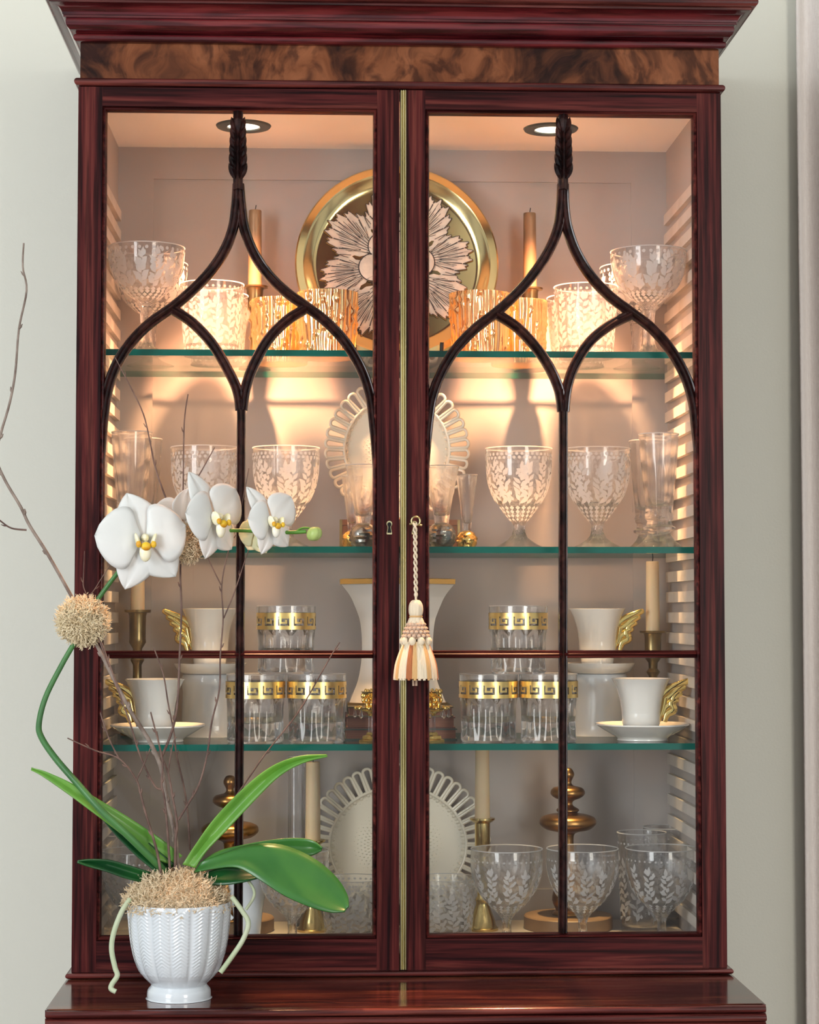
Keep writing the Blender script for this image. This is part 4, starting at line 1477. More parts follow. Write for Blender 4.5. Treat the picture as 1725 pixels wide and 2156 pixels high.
# ------------------------------------------------------------------ books and white vase
bz = zs3
ky = K(0.11)
for i, (u0, u1, th, cov, lab) in enumerate(((726, 963, 0.0150, 'book_cover_green', 'lowest book of the small stack under the white vase'),
                                            (729, 959, 0.0155, 'book_cover_brown', 'middle brown book of the small stack under the white vase'),
                                            (733, 955, 0.0135, 'book_cover_olive', 'top olive book of the small stack, directly under the white vase'))):
    xa, xb = X(u0, 1530, 0.125), X(u1, 1530, 0.125)
    b_ = thing('book', lab, 'book', ((xa + xb) / 2, 0.195, bz), (0, 0, 0), 'books under the white vase')
    cvr = G()
    cvr.box((xa, 0.125, bz), (xb, 0.268, bz + 0.0018))
    cvr.box((xa, 0.125, bz + th - 0.0018), (xb, 0.268, bz + th - 0.0001))
    cvr.box((xa, 0.266, bz + 0.0018), (xb, 0.268, bz + th - 0.0018))
    cvr.build('cover', cov, b_, 0)
    G().box((xa + 0.002, 0.1275, bz + 0.0019), (xb - 0.002, 0.2658, bz + th - 0.0019)).build('pages', 'book_pages', b_, 0)
    bz += th
VY = 0.197
kv = K(VY)
vz0 = bz
vtop = P(836, 1219, VY).z
vase = thing('flared_vase', 'tall white eight-sided vase with flared rim and gold edge on the books', 'vase', (X(836, 1340, VY), VY, vz0), (0, 0, PI / 8))
vh = vtop - vz0
tab = [(107, 0.0), (104, 0.03), (96, 0.10), (86, 0.20), (80, 0.32), (77.5, 0.45), (79, 0.58), (83, 0.68), (92, 0.78), (105, 0.87), (121, 0.945), (124, 0.955)]
cs = 1 / math.cos(PI / 8) * 0.985
out = smooth_prof([(r * kv * cs * 0.97, z * vh) for r, z in tab], 3)
inn = smooth_prof([(119 * kv * cs * 0.97, vh * 0.955), (96 * kv * cs, vh * 0.83), (74 * kv * cs, vh * 0.6), (72 * kv * cs, vh * 0.4), (80 * kv * cs, vh * 0.1), (0.0, vh * 0.06)], 3)
G().lathe([(0.0, 0.0)] + out + inn, 8).build('vase_body', 'porcelain', vase, 24, False)
r1 = 124 * kv * cs * 0.97
G().lathe([(r1 - 0.003, vh * 0.957), (r1 + 0.0008, vh * 0.957), (r1 + 0.0012, vh * 0.995), (r1 - 0.003, vh)], 8, close=True).build('gold_rim', 'gold_print', vase, 20, False)
rb_ = 107 * kv * cs * 0.975
G().lathe([(rb_ - 0.002, 0.0002), (rb_ + 0.0008, 0.0002), (rb_ + 0.0006, vh * 0.022), (rb_ - 0.002, vh * 0.022)], 8, close=True).build('gold_foot_band', 'aged_brass', vase, 20, False)


# gilt candlesticks with crystal drops, one each side of the door meeting
def gilt_stick(label, u):
    y = 0.082
    t = thing('gilt_candlestick', label, 'candlestick', (X(u, 1500, y), y, zs3), (0, 0, 0), 'gilt candlesticks with crystal drops')
    G().lathe([(0.0, 0.0), (0.0205, 0.0), (0.0205, 0.003), (0.0165, 0.0045), (0.0160, 0.008), (0.0120, 0.0095), (0.0105, 0.013), (0.0, 0.013)], 4).build('gilt_base', 'polished_gold', t, 20, False)
    G().lathe([(0.0, 0.013), (0.0085, 0.013), (0.0085, 0.034), (0.0, 0.034)], 12).build('crystal_column', 'crystal_cut', t, 20, False)
    gp_ = G()
    gp_.lathe([(0.0, 0.034), (0.0090, 0.034), (0.0105, 0.037), (0.0150, 0.039), (0.0255, 0.0435), (0.0262, 0.0455), (0.0200, 0.0455), (0.0120, 0.0485), (0.0095, 0.054), (0.0150, 0.060), (0.0185, 0.066), (0.0150, 0.0665), (0.0, 0.064)], 24)
    for k in range(10):
        a = 2 * PI * k / 10
        for j in range(4):
            rr = 0.0135 + 0.003 * math.sin(j * 2 + k)
            gp_.ellipsoid((rr * math.cos(a + 0.2 * j), rr * math.sin(a + 0.2 * j), 0.049 + 0.0055 * j), (0.0028, 0.0028, 0.0038), 7, 5)
        gp_.ellipsoid((0.0245 * math.cos(a), 0.0245 * math.sin(a), 0.0445), (0.0035, 0.0035, 0.0028), 7, 5)
    gp_.build('gilt_pan', 'polished_gold', t, 50, False)
    for k in range(8):
        a = 2 * PI * k / 8
        gd = G().lathe([(0.0, -0.013), (0.0026, -0.010), (0.0016, -0.004), (0.0006, 0.0)], 6)
        d = gd.build('crystal_drop', 'crystal_cut', t, 20, False)
        d.location = (0.0262 * math.cos(a), 0.0262 * math.sin(a), 0.0438)
    return t


gilt_stick('gilt candlestick with crystal drops in front of the vase, left of the door meeting', 790)
gilt_stick('gilt candlestick with crystal drops in front of the vase, right of the door meeting', 903)


# ------------------------------------------------------------------ gilt finials, cylinder, jug
def finial(label, u, v_top):
    y = 0.222
    h = P(u, v_top, y).z - Z_FLOOR
    t = thing('gilt_finial', label, 'ornament', (X(u, 1750, y), y, Z_FLOOR), (0, 0, 0), 'gilt wooden finials')
    G().lathe([(0.0, 0.0), (0.0600, 0.0), (0.0605, 0.002), (0.0605, 0.0165), (0.0590, 0.018), (0.0, 0.018)], 56).build('wooden_plinth', 'plinth_wood', t, 30, False)
    k = K(y)

    def q(px_r, px_down):
        return (px_r * k, h - px_down * k)
    pr = [(0.0, h), q(8, 2), q(13, 10), q(13.5, 17), q(9, 26), q(8, 32), q(13, 38), q(30, 42), q(36, 50), q(35, 57), q(26, 64), q(15, 68), q(10, 73), q(12, 80), q(22, 86), q(24, 90), q(20, 95), q(38, 98), q(56, 104), q(60, 113), q(58, 120), q(46, 129), q(28, 133), q(15, 138), q(12, 150), q(13, 180), q(20, 215), q(30, 255), q(34, 275), q(28, 292), (26 * k, 0.024), (34 * k, 0.019), (0.0, 0.0182)]
    G().lathe(list(reversed(smooth_prof(pr, 2))), 44).build('turned_finial', 'gilt_wood', t, 50, False)
    return t


finial('gilt turned finial on a round wooden plinth, left one, behind the orchid leaves', 484, 1632)
finial('gilt turned finial on a round wooden plinth, right one, behind the wine goblets', 1196, 1616)

cy = thing('glass_cylinder', 'tall slim clear glass cylinder beside the left candle on the cabinet floor', 'vase', (X(624, 1800, 0.262), 0.262, Z_FLOOR))
ch = P(624, 1592, 0.262).z - Z_FLOOR
G().lathe([(0.0, 0.0), (0.0125, 0.0), (0.0118, 0.003), (0.0118, ch), (0.0106, ch), (0.0106, 0.006), (0.0, 0.006)], 32).build('tube', 'crystal_thin', cy, 40, False)
G().lathe([(0.0112 + 0.0006 * math.cos(a), ch + 0.0006 * math.sin(a)) for a in [2 * PI * k / 6 for k in range(6)]], 32, close=True).build('rim', 'etched_and_sparkle_frost', cy, 60, False)

jug = thing('white_jug', 'small white porcelain jug on the cabinet floor, half hidden behind the orchid pot', 'jug', (X(522, 1900, 0.15), 0.15, Z_FLOOR))
jh = P(522, 1838, 0.15).z - Z_FLOOR
G().lathe(smooth_prof([(0.0, 0.0), (0.0155, 0.0), (0.0165, 0.003), (0.0195, jh * 0.4), (0.0255, jh * 0.8), (0.0315, jh)], 3) + smooth_prof([(0.0300, jh), (0.0240, jh * 0.8), (0.0180, jh * 0.4), (0.0, 0.006)], 3), 40).build('jug_body', 'white_porcelain', jug, 40, False)
G().tube(smooth_path([(-0.024, 0, jh * 0.85), (-0.040, 0, jh * 0.9), (-0.042, 0, jh * 0.6), (-0.020, 0, jh * 0.3)], 6), 0.0028, 8).build('handle', 'white_porcelain', jug, 60, False)

# ------------------------------------------------------------------ key with tassel
TY = -0.030
kp_ = P(874, 1106, 0.0)
tas = thing('key_tassel', 'cream and rust tassel hanging by a twisted cord from the key in the right door', 'tassel', (kp_.x, TY, Z(1436, 875, TY)))
gk = G()
gk.tube([(kp_.x, -0.0015, kp_.z), (kp_.x, -0.018, kp_.z)], 0.0016, 8)
ringp = [(kp_.x + 0.0055 * math.cos(a), -0.020, kp_.z + 0.0045 + 0.0055 * math.sin(a)) for a in [2 * PI * k / 20 for k in range(21)]]
gk.tube(ringp, 0.0013, 7, cap=False)
gk.tube([(kp_.x - 0.008, -0.0185, kp_.z + 0.0008), (kp_.x + 0.008, -0.0185, kp_.z - 0.0010)], 0.0014, 7)
gk.build('key', 'pale_brass', tas, 60)
top = P(874, 1102, TY)
knot = P(876, 1252, TY)
hd = P(876, 1281, TY)
for ph in (0, PI):
    pts = []
    for k in range(61):
        t = k / 60
        p = top.lerp(knot, t)
        r = 0.0017
        pts.append(p + Vector((r * math.cos(t * 34 + ph), r * math.sin(t * 34 + ph), 0)))
    pts = [Vector((kp_.x, -0.020, kp_.z - 0.001))] + pts
    G().tube(pts, 0.0013, 6).build('cord', 'yarn_cream', tas, 60)
gk2 = G()
gk2.ellipsoid(knot, (0.0026, 0.0026, 0.0036), 10, 6)
gk2.tube([knot, hd], 0.0016, 6)
gk2.build('knot', 'yarn_cream', tas, 60)
kk = K(TY)
hz = lambda v: Z(v, 876, TY)
pr = [(0.0, hz(1263)), (8 * kk, hz(1264)), (13.5 * kk, hz(1272)), (15 * kk, hz(1283)), (14 * kk, hz(1293)), (11.5 * kk, hz(1298)), (14 * kk, hz(1302)), (17 * kk, hz(1314)), (0.0, hz(1316))]
gh = G().lathe(list(reversed(smooth_prof(pr, 3))), 36, lambda th, i, z: 1 + 0.05 * math.sin(9 * th), off=(hd.x, TY, 0))
gh.build('head', 'yarn_cream', tas, 60)
G().lathe([(12.5 * kk + 0.0012 * math.cos(a), hz(1298) + 0.0012 * math.sin(a)) for a in [2 * PI * k / 6 for k in range(6)]], 24, off=(hd.x, TY, 0), close=True).build('neck_binding', 'yarn_tan', tas, 60)
gw = G()
R = random.Random(9)
gw.lathe([(0.0, hz(1346)), (22 * kk, hz(1346)), (24 * kk, hz(1335)), (16 * kk, hz(1308)), (0.0, hz(1306))], 24, off=(hd.x, TY, 0))
for row, (v, r) in enumerate(((1315, 17), (1323, 21), (1331, 24), (1339, 26))):
    for k in range(16):
        a = 2 * PI * (k + 0.5 * (row % 2)) / 16
        gw.ellipsoid((hd.x + r * kk * math.cos(a), TY + r * kk * math.sin(a), hz(v)), (0.0030, 0.0030, 0.0024), 8, 5, Matrix.Rotation(R.uniform(-0.6, 0.6), 3, 'Z'))
gw.build('woven_body', 'yarn_rose', tas, 60)
gt_ = G()
for k in range(9):
    a = 2 * PI * k / 9 - 1.2
    gt_.ellipsoid((hd.x + 27 * kk * math.cos(a), TY + 27 * kk * math.sin(a), hz(1350)), (0.0048, 0.0048, 0.0056), 10, 7)
gt_.build('tuft_ring', 'yarn_cream', tas, 60)
strand_me = {}
top_r, bot_r, z_a, z_b = 24 * kk, 45 * kk, hz(1352), hz(1428)
for nm in ('yarn_cream', 'yarn_tan', 'yarn_rust'):
    gs = G()
    for q in range(3):
        off = (q - 1) * 0.0017
        pts = [Vector((top_r, off * 0.6, z_a)), Vector((top_r + (bot_r - top_r) * 0.45, off, z_a + (z_b - z_a) * 0.3)), Vector((bot_r * 0.93, off * 1.1, z_a + (z_b - z_a) * 0.65)), Vector((bot_r, off * 1.25, z_b - 0.002 * (q % 2)))]
        gs.tube(smooth_path(pts, 3), 0.0019, 6)
    strand_me[nm] = gs.mesh('strand', nm, 60, (0, 0, z_a))
ns = 26
for k in range(ns):
    nm = ('yarn_cream', 'yarn_tan', 'yarn_cream', 'yarn_cream', 'yarn_rust', 'yarn_tan', 'yarn_cream')[k % 7]
    o = link('strand', strand_me[nm], tas)
    o.location = Vector((hd.x, TY, z_a)) - tas.location
    o.rotation_euler = (0, 0, 2 * PI * k / ns + R.uniform(-0.05, 0.05))
G().lathe([(0.0, hz(1432)), (20 * kk, hz(1430)), (22 * kk, hz(1390)), (18 * kk, hz(1350)), (0.0, hz(1349))], 20, off=(hd.x, TY, 0)).build('skirt_core', 'yarn_rust', tas, 60)
gg = G()
gg.tube([P(870, 1425, TY), P(871, 1444, TY)], 0.0016, 6)
gg.tube([P(877, 1425, TY), P(877, 1444, TY)], 0.0016, 6)
gg.build('loose_end', 'yarn_rose', tas, 60)

# ------------------------------------------------------------------ orchid
OY = -0.132
ox = X(377, 2090, OY)
orc = thing('potted_orchid', 'white moth orchid in a fluted white pot with bare twigs and moss on the ledge', 'plant', (ox, OY, ZL))
ko = K(OY)
pot_top = P(380, 1897, OY).z - ZL
tabp = [(0.0, 0.0), (63 * ko, 0.0), (66 * ko, 0.0018), (65 * ko, 0.010), (58 * ko, 0.0155), (60 * ko, 0.0175), (80 * ko, 0.030), (93 * ko, 0.048), (101 * ko, 0.070), (105.5 * ko, 0.095), (108.5 * ko, pot_top)]
pp = smooth_prof(tabp, 12)
NF = 15


def pot_r(th, i, z):
    if z < 0.0165 or i > len(pp) - 1:
        return 1.0
    env = min(1.0, (z - 0.0165) / 0.012) * (1.0 if z < pot_top - 0.004 else max(0.0, (pot_top - z) / 0.004))
    f = th / (2 * PI) * NF
    fr = f - math.floor(f)
    scal = 0.030 * abs(math.sin(PI * fr)) ** 0.75
    tri = abs(fr - 0.5) * 2
    ch = ((z + 0.0085 * tri) / 0.0042) % 1.0
    chev = 0.022 * (abs(ch - 0.5) * 2) * (1 if 0.10 < fr < 0.90 else 0)
    chev *= 1 if z > 0.030 else 0
    return 1.0 - 0.020 + env * (scal + chev - 0.012)


inp = [(105 * ko, pot_top), (102 * ko, pot_top - 0.012), (0.0, pot_top - 0.014)]
dense = []
for (r0, z0), (r1, z1) in zip(pp, pp[1:]):
    n = max(1, int(abs(z1 - z0) / 0.0008))
    for q in range(n):
        dense.append((r0 + (r1 - r0) * q / n, z0 + (z1 - z0) * q / n))
dense.append(pp[-1])
pp = dense
G().lathe(pp + inp, NF * 20, pot_r).build('pot', 'white_porcelain', orc, 50, False)


def moss_mass(name, c, r, n, seed, m, core='moss_shadow', up=False, ln=0.010, th=0.00055, core_s=0.80):
    R = random.Random(seed)
    gm = G()
    c = Vector(c)
    for _ in range(n):
        z = R.uniform(-0.05, 1) if up else R.uniform(-1, 1)
        a = R.uniform(0, 2 * PI)
        q = math.sqrt(max(0, 1 - z * z))
        d = Vector((q * math.cos(a), q * math.sin(a), z))
        s = R.uniform(0.76, 1.03)
        p = c + Vector((d.x * r[0], d.y * r[1], d.z * r[2])) * s
        dr = (d + Vector((R.uniform(-1, 1), R.uniform(-1, 1), R.uniform(-1, 1))) * 0.9).normalized()
        pts = [p]
        for k in range(3):
            dr = (dr + Vector((R.uniform(-1, 1), R.uniform(-1, 1), R.uniform(-1, 1))) * 0.75).normalized()
            pts.append(pts[-1] + dr * ln * R.uniform(0.25, 0.45))
        gm.tube(pts, [th * 1.1, th, th * 0.9, th * 0.6], 4, cap=False)
        if R.random() < 0.7:
            d2 = (dr + Vector((R.uniform(-1, 1), R.uniform(-1, 1), R.uniform(-1, 1)))).normalized()
            gm.tube([pts[2], pts[2] + d2 * ln * 0.35, pts[2] + d2 * ln * 0.6 + Vector((0, 0, ln * 0.1))], [th, th * 0.8, th * 0.5], 4, cap=False)
    gm.ellipsoid(c, (r[0] * core_s, r[1] * core_s, r[2] * core_s), 20, 12, mi=1)
    o = gm.build(name, [m, core], orc, 60)
    o['kind'] = 'stuff'
    return o


mt = P(372, 1872, OY)
moss_mass('pot_moss', (mt.x, OY, ZL + pot_top - 0.006), (0.0605, 0.059, 0.040), 4200, 1, 'moss', 'moss', True, 0.0075, 0.00052, 0.90)
mb = P(174, 1308, -0.10)
moss_mass('moss_ball', mb, (0.0265, 0.022, 0.0255), 2300, 2, 'moss_pale', 'moss', False, 0.0085, 0.00056, 0.84)
mb2 = P(397, 1146, -0.135)
moss_mass('moss_ball', mb2, (0.0155, 0.013, 0.0185), 650, 3, 'moss', 'moss', False, 0.0085, 0.00052, 0.80)


def leaf_surface(rows, m, fold=0.004, nsub=5):
    """rows: (edge a px, edge b px, depth at a, at the middle, at b) from base to tip"""
    A = smooth_path([P(a[0], a[1], ya) for a, b, ya, ym, yb_ in rows], nsub)
    B = smooth_path([P(b[0], b[1], yb_) for a, b, ya, ym, yb_ in rows], nsub)
    Mi = smooth_path([P((a[0] + b[0]) / 2, (a[1] + b[1]) / 2, ym) for a, b, ya, ym, yb_ in rows], nsub)
    gm = G()
    nv = 7
    vs = []
    for a, b, c in zip(A, B, Mi):
        for j in range(nv):
            t = j / (nv - 1)
            ctl = 2 * c - (a + b) / 2
            vs.append((1 - t) ** 2 * a + 2 * t * (1 - t) * ctl + t * t * b + Vector((0, fold * 0.5 * (1 - abs(2 * t - 1)) ** 3, 0)))
    fs = []
    for i in range(len(A) - 1):
        for j in range(nv - 1):
            fs.append((i * nv + j, i * nv + j + 1, (i + 1) * nv + j + 1, (i + 1) * nv + j))
    gm.add(vs, fs)
    o = gm.build('leaf', m, orc, 70)
    o.modifiers.new('thick', 'SOLIDIFY').thickness = 0.0016
    return o


o_ = -0.13
# upright right leaf
leaf_surface([((384, 1820), (412, 1828), o_, o_, o_), ((410, 1780), (436, 1792), o_, o_ + 0.006, o_), ((452, 1722), (482, 1744), o_, o_ + 0.007, o_), ((516, 1656), (540, 1682), o_, o_ + 0.007, o_), ((574, 1612), (590, 1634), o_, o_ + 0.006, o_), ((632, 1591), (639, 1607), o_, o_ + 0.003, o_), ((688, 1588), (690, 1594), o_, o_, o_)], 'leaf_light')
# long left leaf
leaf_surface([((362, 1822), (384, 1802), o_, o_, o_), ((312, 1798), (340, 1768), o_ - 0.01, o_, o_), ((250, 1750), (272, 1722), o_ - 0.02, o_ - 0.012, o_ - 0.01), ((192, 1706), (210, 1684), o_ - 0.025, o_ - 0.018, o_ - 0.015), ((140, 1668), (152, 1650), o_ - 0.02, o_ - 0.016, o_ - 0.015), ((92, 1636), (98, 1625), o_ - 0.015, o_ - 0.014, o_ - 0.013), ((65, 1622), (66, 1616), o_ - 0.01, o_ - 0.01, o_ - 0.01)], 'leaf_light')
# dark leaf under it
leaf_surface([((330, 1838), (372, 1822), o_, o_ + 0.004, o_), ((288, 1804), (330, 1788), o_, o_ + 0.006, o_), ((246, 1762), (282, 1748), o_, o_ + 0.006, o_), ((212, 1722), (232, 1712), o_, o_ + 0.004, o_), ((190, 1694), (192, 1690), o_, o_, o_)], 'leaf_dark')
# low left leaf
leaf_surface([((296, 1858), (318, 1836), o_ - 0.01, o_, o_), ((264, 1850), (274, 1822), o_ - 0.02, o_ - 0.008, o_ - 0.01), ((224, 1836), (230, 1810), o_ - 0.03, o_ - 0.018, o_ - 0.02), ((188, 1826), (190, 1808), o_ - 0.035, o_ - 0.026, o_ - 0.028), ((162, 1817), (164, 1811), o_ - 0.035, o_ - 0.032, o_ - 0.032)], 'leaf_dark')
# back right leaf
leaf_surface([((412, 1842), (430, 1812), o_, o_, o_ + 0.01), ((450, 1812), (470, 1790), o_, o_ + 0.006, o_ + 0.012), ((540, 1800), (545, 1772), o_ + 0.005, o_ + 0.014, o_ + 0.016), ((610, 1806), (612, 1764), o_ + 0.01, o_ + 0.018, o_ + 0.018), ((655, 1802), (656, 1768), o_ + 0.01, o_ + 0.016, o_ + 0.014), ((677, 1792), (680, 1784), o_ + 0.005, o_ + 0.006, o_ + 0.005)], 'leaf_broad')
# broad drooping leaf
leaf_surface([((408, 1836), (424, 1814), o_ - 0.01, o_ - 0.006, o_ - 0.006), ((452, 1828), (470, 1796), o_ - 0.022, o_ - 0.016, o_ - 0.010), ((500, 1826), (525, 1778), o_ - 0.035, o_ - 0.024, o_ - 0.012), ((548, 1852), (592, 1778), o_ - 0.046, o_ - 0.030, o_ - 0.016), ((598, 1884), (660, 1806), o_ - 0.052, o_ - 0.034, o_ - 0.020), ((652, 1908), (708, 1846), o_ - 0.054, o_ - 0.038, o_ - 0.026), ((696, 1920), (732, 1884), o_ - 0.052, o_ - 0.042, o_ - 0.034), ((726, 1919), (734, 1908), o_ - 0.048, o_ - 0.045, o_ - 0.044)], 'leaf_broad')
# low dark leaf on the right
leaf_surface([((424, 1862), (430, 1838), o_ - 0.012, o_ - 0.006, o_), ((470, 1862), (468, 1826), o_ - 0.018, o_ - 0.008, o_), ((512, 1856), (508, 1826), o_ - 0.022, o_ - 0.010, o_), ((548, 1846), (545, 1840), o_ - 0.02, o_ - 0.014, o_ - 0.01)], 'leaf_dark')


def px_path(lst, n=6):
    """lst: (u, v, depth)"""
    return smooth_path([P(*q) for q in lst], n)


# flower spike
sp = px_path([(352, 1840, -0.13), (318, 1806, -0.145), (262, 1752, -0.158), (212, 1705, -0.160), (165, 1652, -0.150), (118, 1598, -0.135), (88, 1554, -0.120), (82, 1524, -0.112), (96, 1468, -0.105), (130, 1400, -0.100), (165, 1338, -0.098), (180, 1300, -0.098), (206, 1262, -0.098), (248, 1206, -0.105), (292, 1160, -0.118), (340, 1132, -0.128)])
n = len(sp)
G().tube(sp, [0.0046 - 0.0022 * i / n for i in range(n)], 10).build('flower_spike', 'orchid_stem', orc, 60)
sp2 = px_path([(340, 1132, -0.128), (400, 1122, -0.135), (450, 1118, -0.138), (510, 1117, -0.140), (570, 1120, -0.142), (612, 1121, -0.145), (645, 1119, -0.148)])
G().tube(sp2, 0.0023, 8).build('flower_spike', 'orchid_stem_light', orc, 60)


def petal_grid(gm, L, W, ang, base, shape, cup=0.25, back=0.0, mi=0, ruffle=0.0):
    """petal lying in the xz plane of the flower, facing -y"""
    nu, nv = 14, 11
    ca, sa = math.cos(ang), math.sin(ang)

    def fn(u, v):
        t = u
        s = 2 * v - 1
        wd = W * shape(t)
        x = base + L * t
        y_ = wd * s
        dep = cup * L * (t - 0.5) ** 2 * 0.6 + back * L * t * t - 0.14 * wd * (1 - s * s) * 0.9 + ruffle * L * math.sin(s * 5 + t * 3) * t
        dep += 0.0012 * (abs(s) < 0.05)
        return (x * ca - y_ * sa, dep, x * sa + y_ * ca)
    gm.grid(nu, nv, fn, mi)


def sh_round(t):
    return (max(0.0, math.sin(PI * (0.03 + 0.97 * t) ** 0.80)) ** 0.62) * (0.25 + 0.75 * min(1, t / 0.25))


def sh_oval(t):
    return max(0.0, math.sin(PI * (0.06 + 0.94 * t) ** 0.85)) ** 0.8


def flower(u, v, y, size, yaw, pitch, roll, angs, pm='petal_white', lip=True):
    """angs: list of (angle deg, length, half width, kind)"""
    fl_ = part_node('flower', orc, P(u, v, y) - orc.location)
    fl_.rotation_euler = Euler((math.radians(pitch), math.radians(roll), math.radians(yaw)), 'ZYX').to_matrix().to_euler()
    for k, (an, L, W, kind) in enumerate(angs):
        gm = G()
        petal_grid(gm, L * size, W * size, math.radians(an), 0.05 * size, sh_round if kind == 'r' else sh_oval, 0.30 if kind == 'r' else 0.2, 0.08 if kind == 'o' else -0.02, 0, 0.010)
        gm.v = [(x, y_ + (0.004 if kind == 'o' else -0.001 * k) * size / 0.05, z) for x, y_, z in gm.v]
        o = gm.build('petal' if kind == 'r' else 'sepal', pm, fl_, 80, False)
        o.modifiers.new('thick', 'SOLIDIFY').thickness = 0.0007
    if lip:
        s = size * 1.14
        gl3 = G()
        # column, two side lobes, middle lobe with its tip
        gl3.ellipsoid((0, -0.10 * s, 0.03 * s), (0.075 * s, 0.16 * s, 0.085 * s), 12, 8)
        for sd in (-1, 1):
            gl3.ellipsoid((sd * 0.155 * s, -0.20 * s, -0.03 * s), (0.045 * s, 0.13 * s, 0.155 * s), 12, 8, Matrix.Rotation(sd * 0.30, 3, 'Y'))
        gl3.ellipsoid((0, -0.20 * s, -0.24 * s), (0.12 * s, 0.09 * s, 0.20 * s), 12, 8)
        gl3.build('lip', 'lip_white', fl_, 70, False)
        gy = G()
        gy.ellipsoid((0, -0.285 * s, -0.14 * s), (0.10 * s, 0.06 * s, 0.085 * s), 12, 8)
        for sd in (-1, 1):
            gy.ellipsoid((sd * 0.145 * s, -0.30 * s, -0.10 * s), (0.055 * s, 0.05 * s, 0.070 * s), 10, 8)
        gy.build('callus', 'lip_yellow', fl_, 70, False)
    return fl_


FULL = [(106, 1.00, 0.40, 'o'), (232, 1.00, 0.36, 'o'), (318, 0.98, 0.40, 'o'), (172, 1.04, 0.66, 'r'), (26, 0.98, 0.62, 'r')]
flower(304, 1136, -0.165, 0.0530, 12, 0, 0, [(110, 1.05, 0.48, 'o'), (250, 1.12, 0.44, 'o'), (312, 1.04, 0.48, 'o'), (176, 1.06, 0.70, 'r'), (20, 0.92, 0.68, 'r')])
flower(384, 1098, -0.118, 0.0420, -150, 0, 0, [(95, 0.9, 0.40, 'o'), (215, 0.95, 0.42, 'o'), (325, 0.95, 0.42, 'o'), (180, 0.95, 0.62, 'r'), (10, 0.95, 0.62, 'r')], lip=False)
flower(452, 1092, -0.160, 0.0480, 46, -6, 0, [(122, 1.25, 0.40, 'o'), (262, 0.95, 0.38, 'o'), (318, 0.95, 0.46, 'o'), (178, 0.95, 0.62, 'r'), (52, 1.00, 0.60, 'r')])
flower(572, 1098, -0.160, 0.0400, 38, -4, 0, [(128, 1.20, 0.32, 'o'), (256, 0.95, 0.34, 'o'), (318, 0.95, 0.42, 'o'), (178, 0.85, 0.60, 'r'), (50, 1.00, 0.58, 'r')])
flower(536, 1122, -0.132, 0.0260, -30, 10, 0, [(100, 0.8, 0.5, 'o'), (240, 0.9, 0.5, 'o'), (300, 1.0, 0.5, 'o'), (190, 0.8, 0.6, 'r'), (-10, 0.8, 0.6, 'r')], 'petal_green', False)
bd = P(662, 1124, -0.150)
gb = G()
for k in range(4):
    gb.ellipsoid(bd + Vector((0.0022 * math.cos(k * PI / 2), 0.0022 * math.sin(k * PI / 2), 0.0)), (0.0070, 0.0070, 0.0085), 12, 8, Matrix.Rotation(0.35, 3, 'Y'))
gb.tube(px_path([(620, 1121, -0.145), (636, 1112, -0.147), (652, 1112, -0.149), (660, 1117, -0.150)], 4), 0.0014, 6, mi=1)
gb.build('bud', ['bud_green', 'orchid_stem_light'], orc, 60)
gb = G()
for a, b in (((415, 1122), (414, 1102)), ((540, 1118), (545, 1104))):
    gb.tube(px_path([(a[0], a[1], -0.138), (b[0], b[1], -0.145)], 3), 0.0026, 7)
gb.build('flower_stalk', 'orchid_stem_light', orc, 60)

# aerial roots
for lst, r in (([(274, 1893, -0.165), (256, 1920, -0.172), (240, 1962, -0.176), (235, 1998, -0.178), (242, 2036, -0.180), (247, 2054, -0.182), (236, 2072, -0.184), (234, 2082, -0.186), (244, 2088, -0.187)], 0.0030),
               ([(488, 1888, -0.165), (510, 1918, -0.168), (523, 1944, -0.170), (512, 1978, -0.170), (490, 2012, -0.172), (464, 2048, -0.176)], 0.0030),
               ([(520, 1850, -0.14), (534, 1872, -0.142), (534, 1890, -0.142), (518, 1915, -0.142)], 0.0018)):
    G().tube(px_path(lst), r, 8).build('aerial_root', 'root', orc, 60)

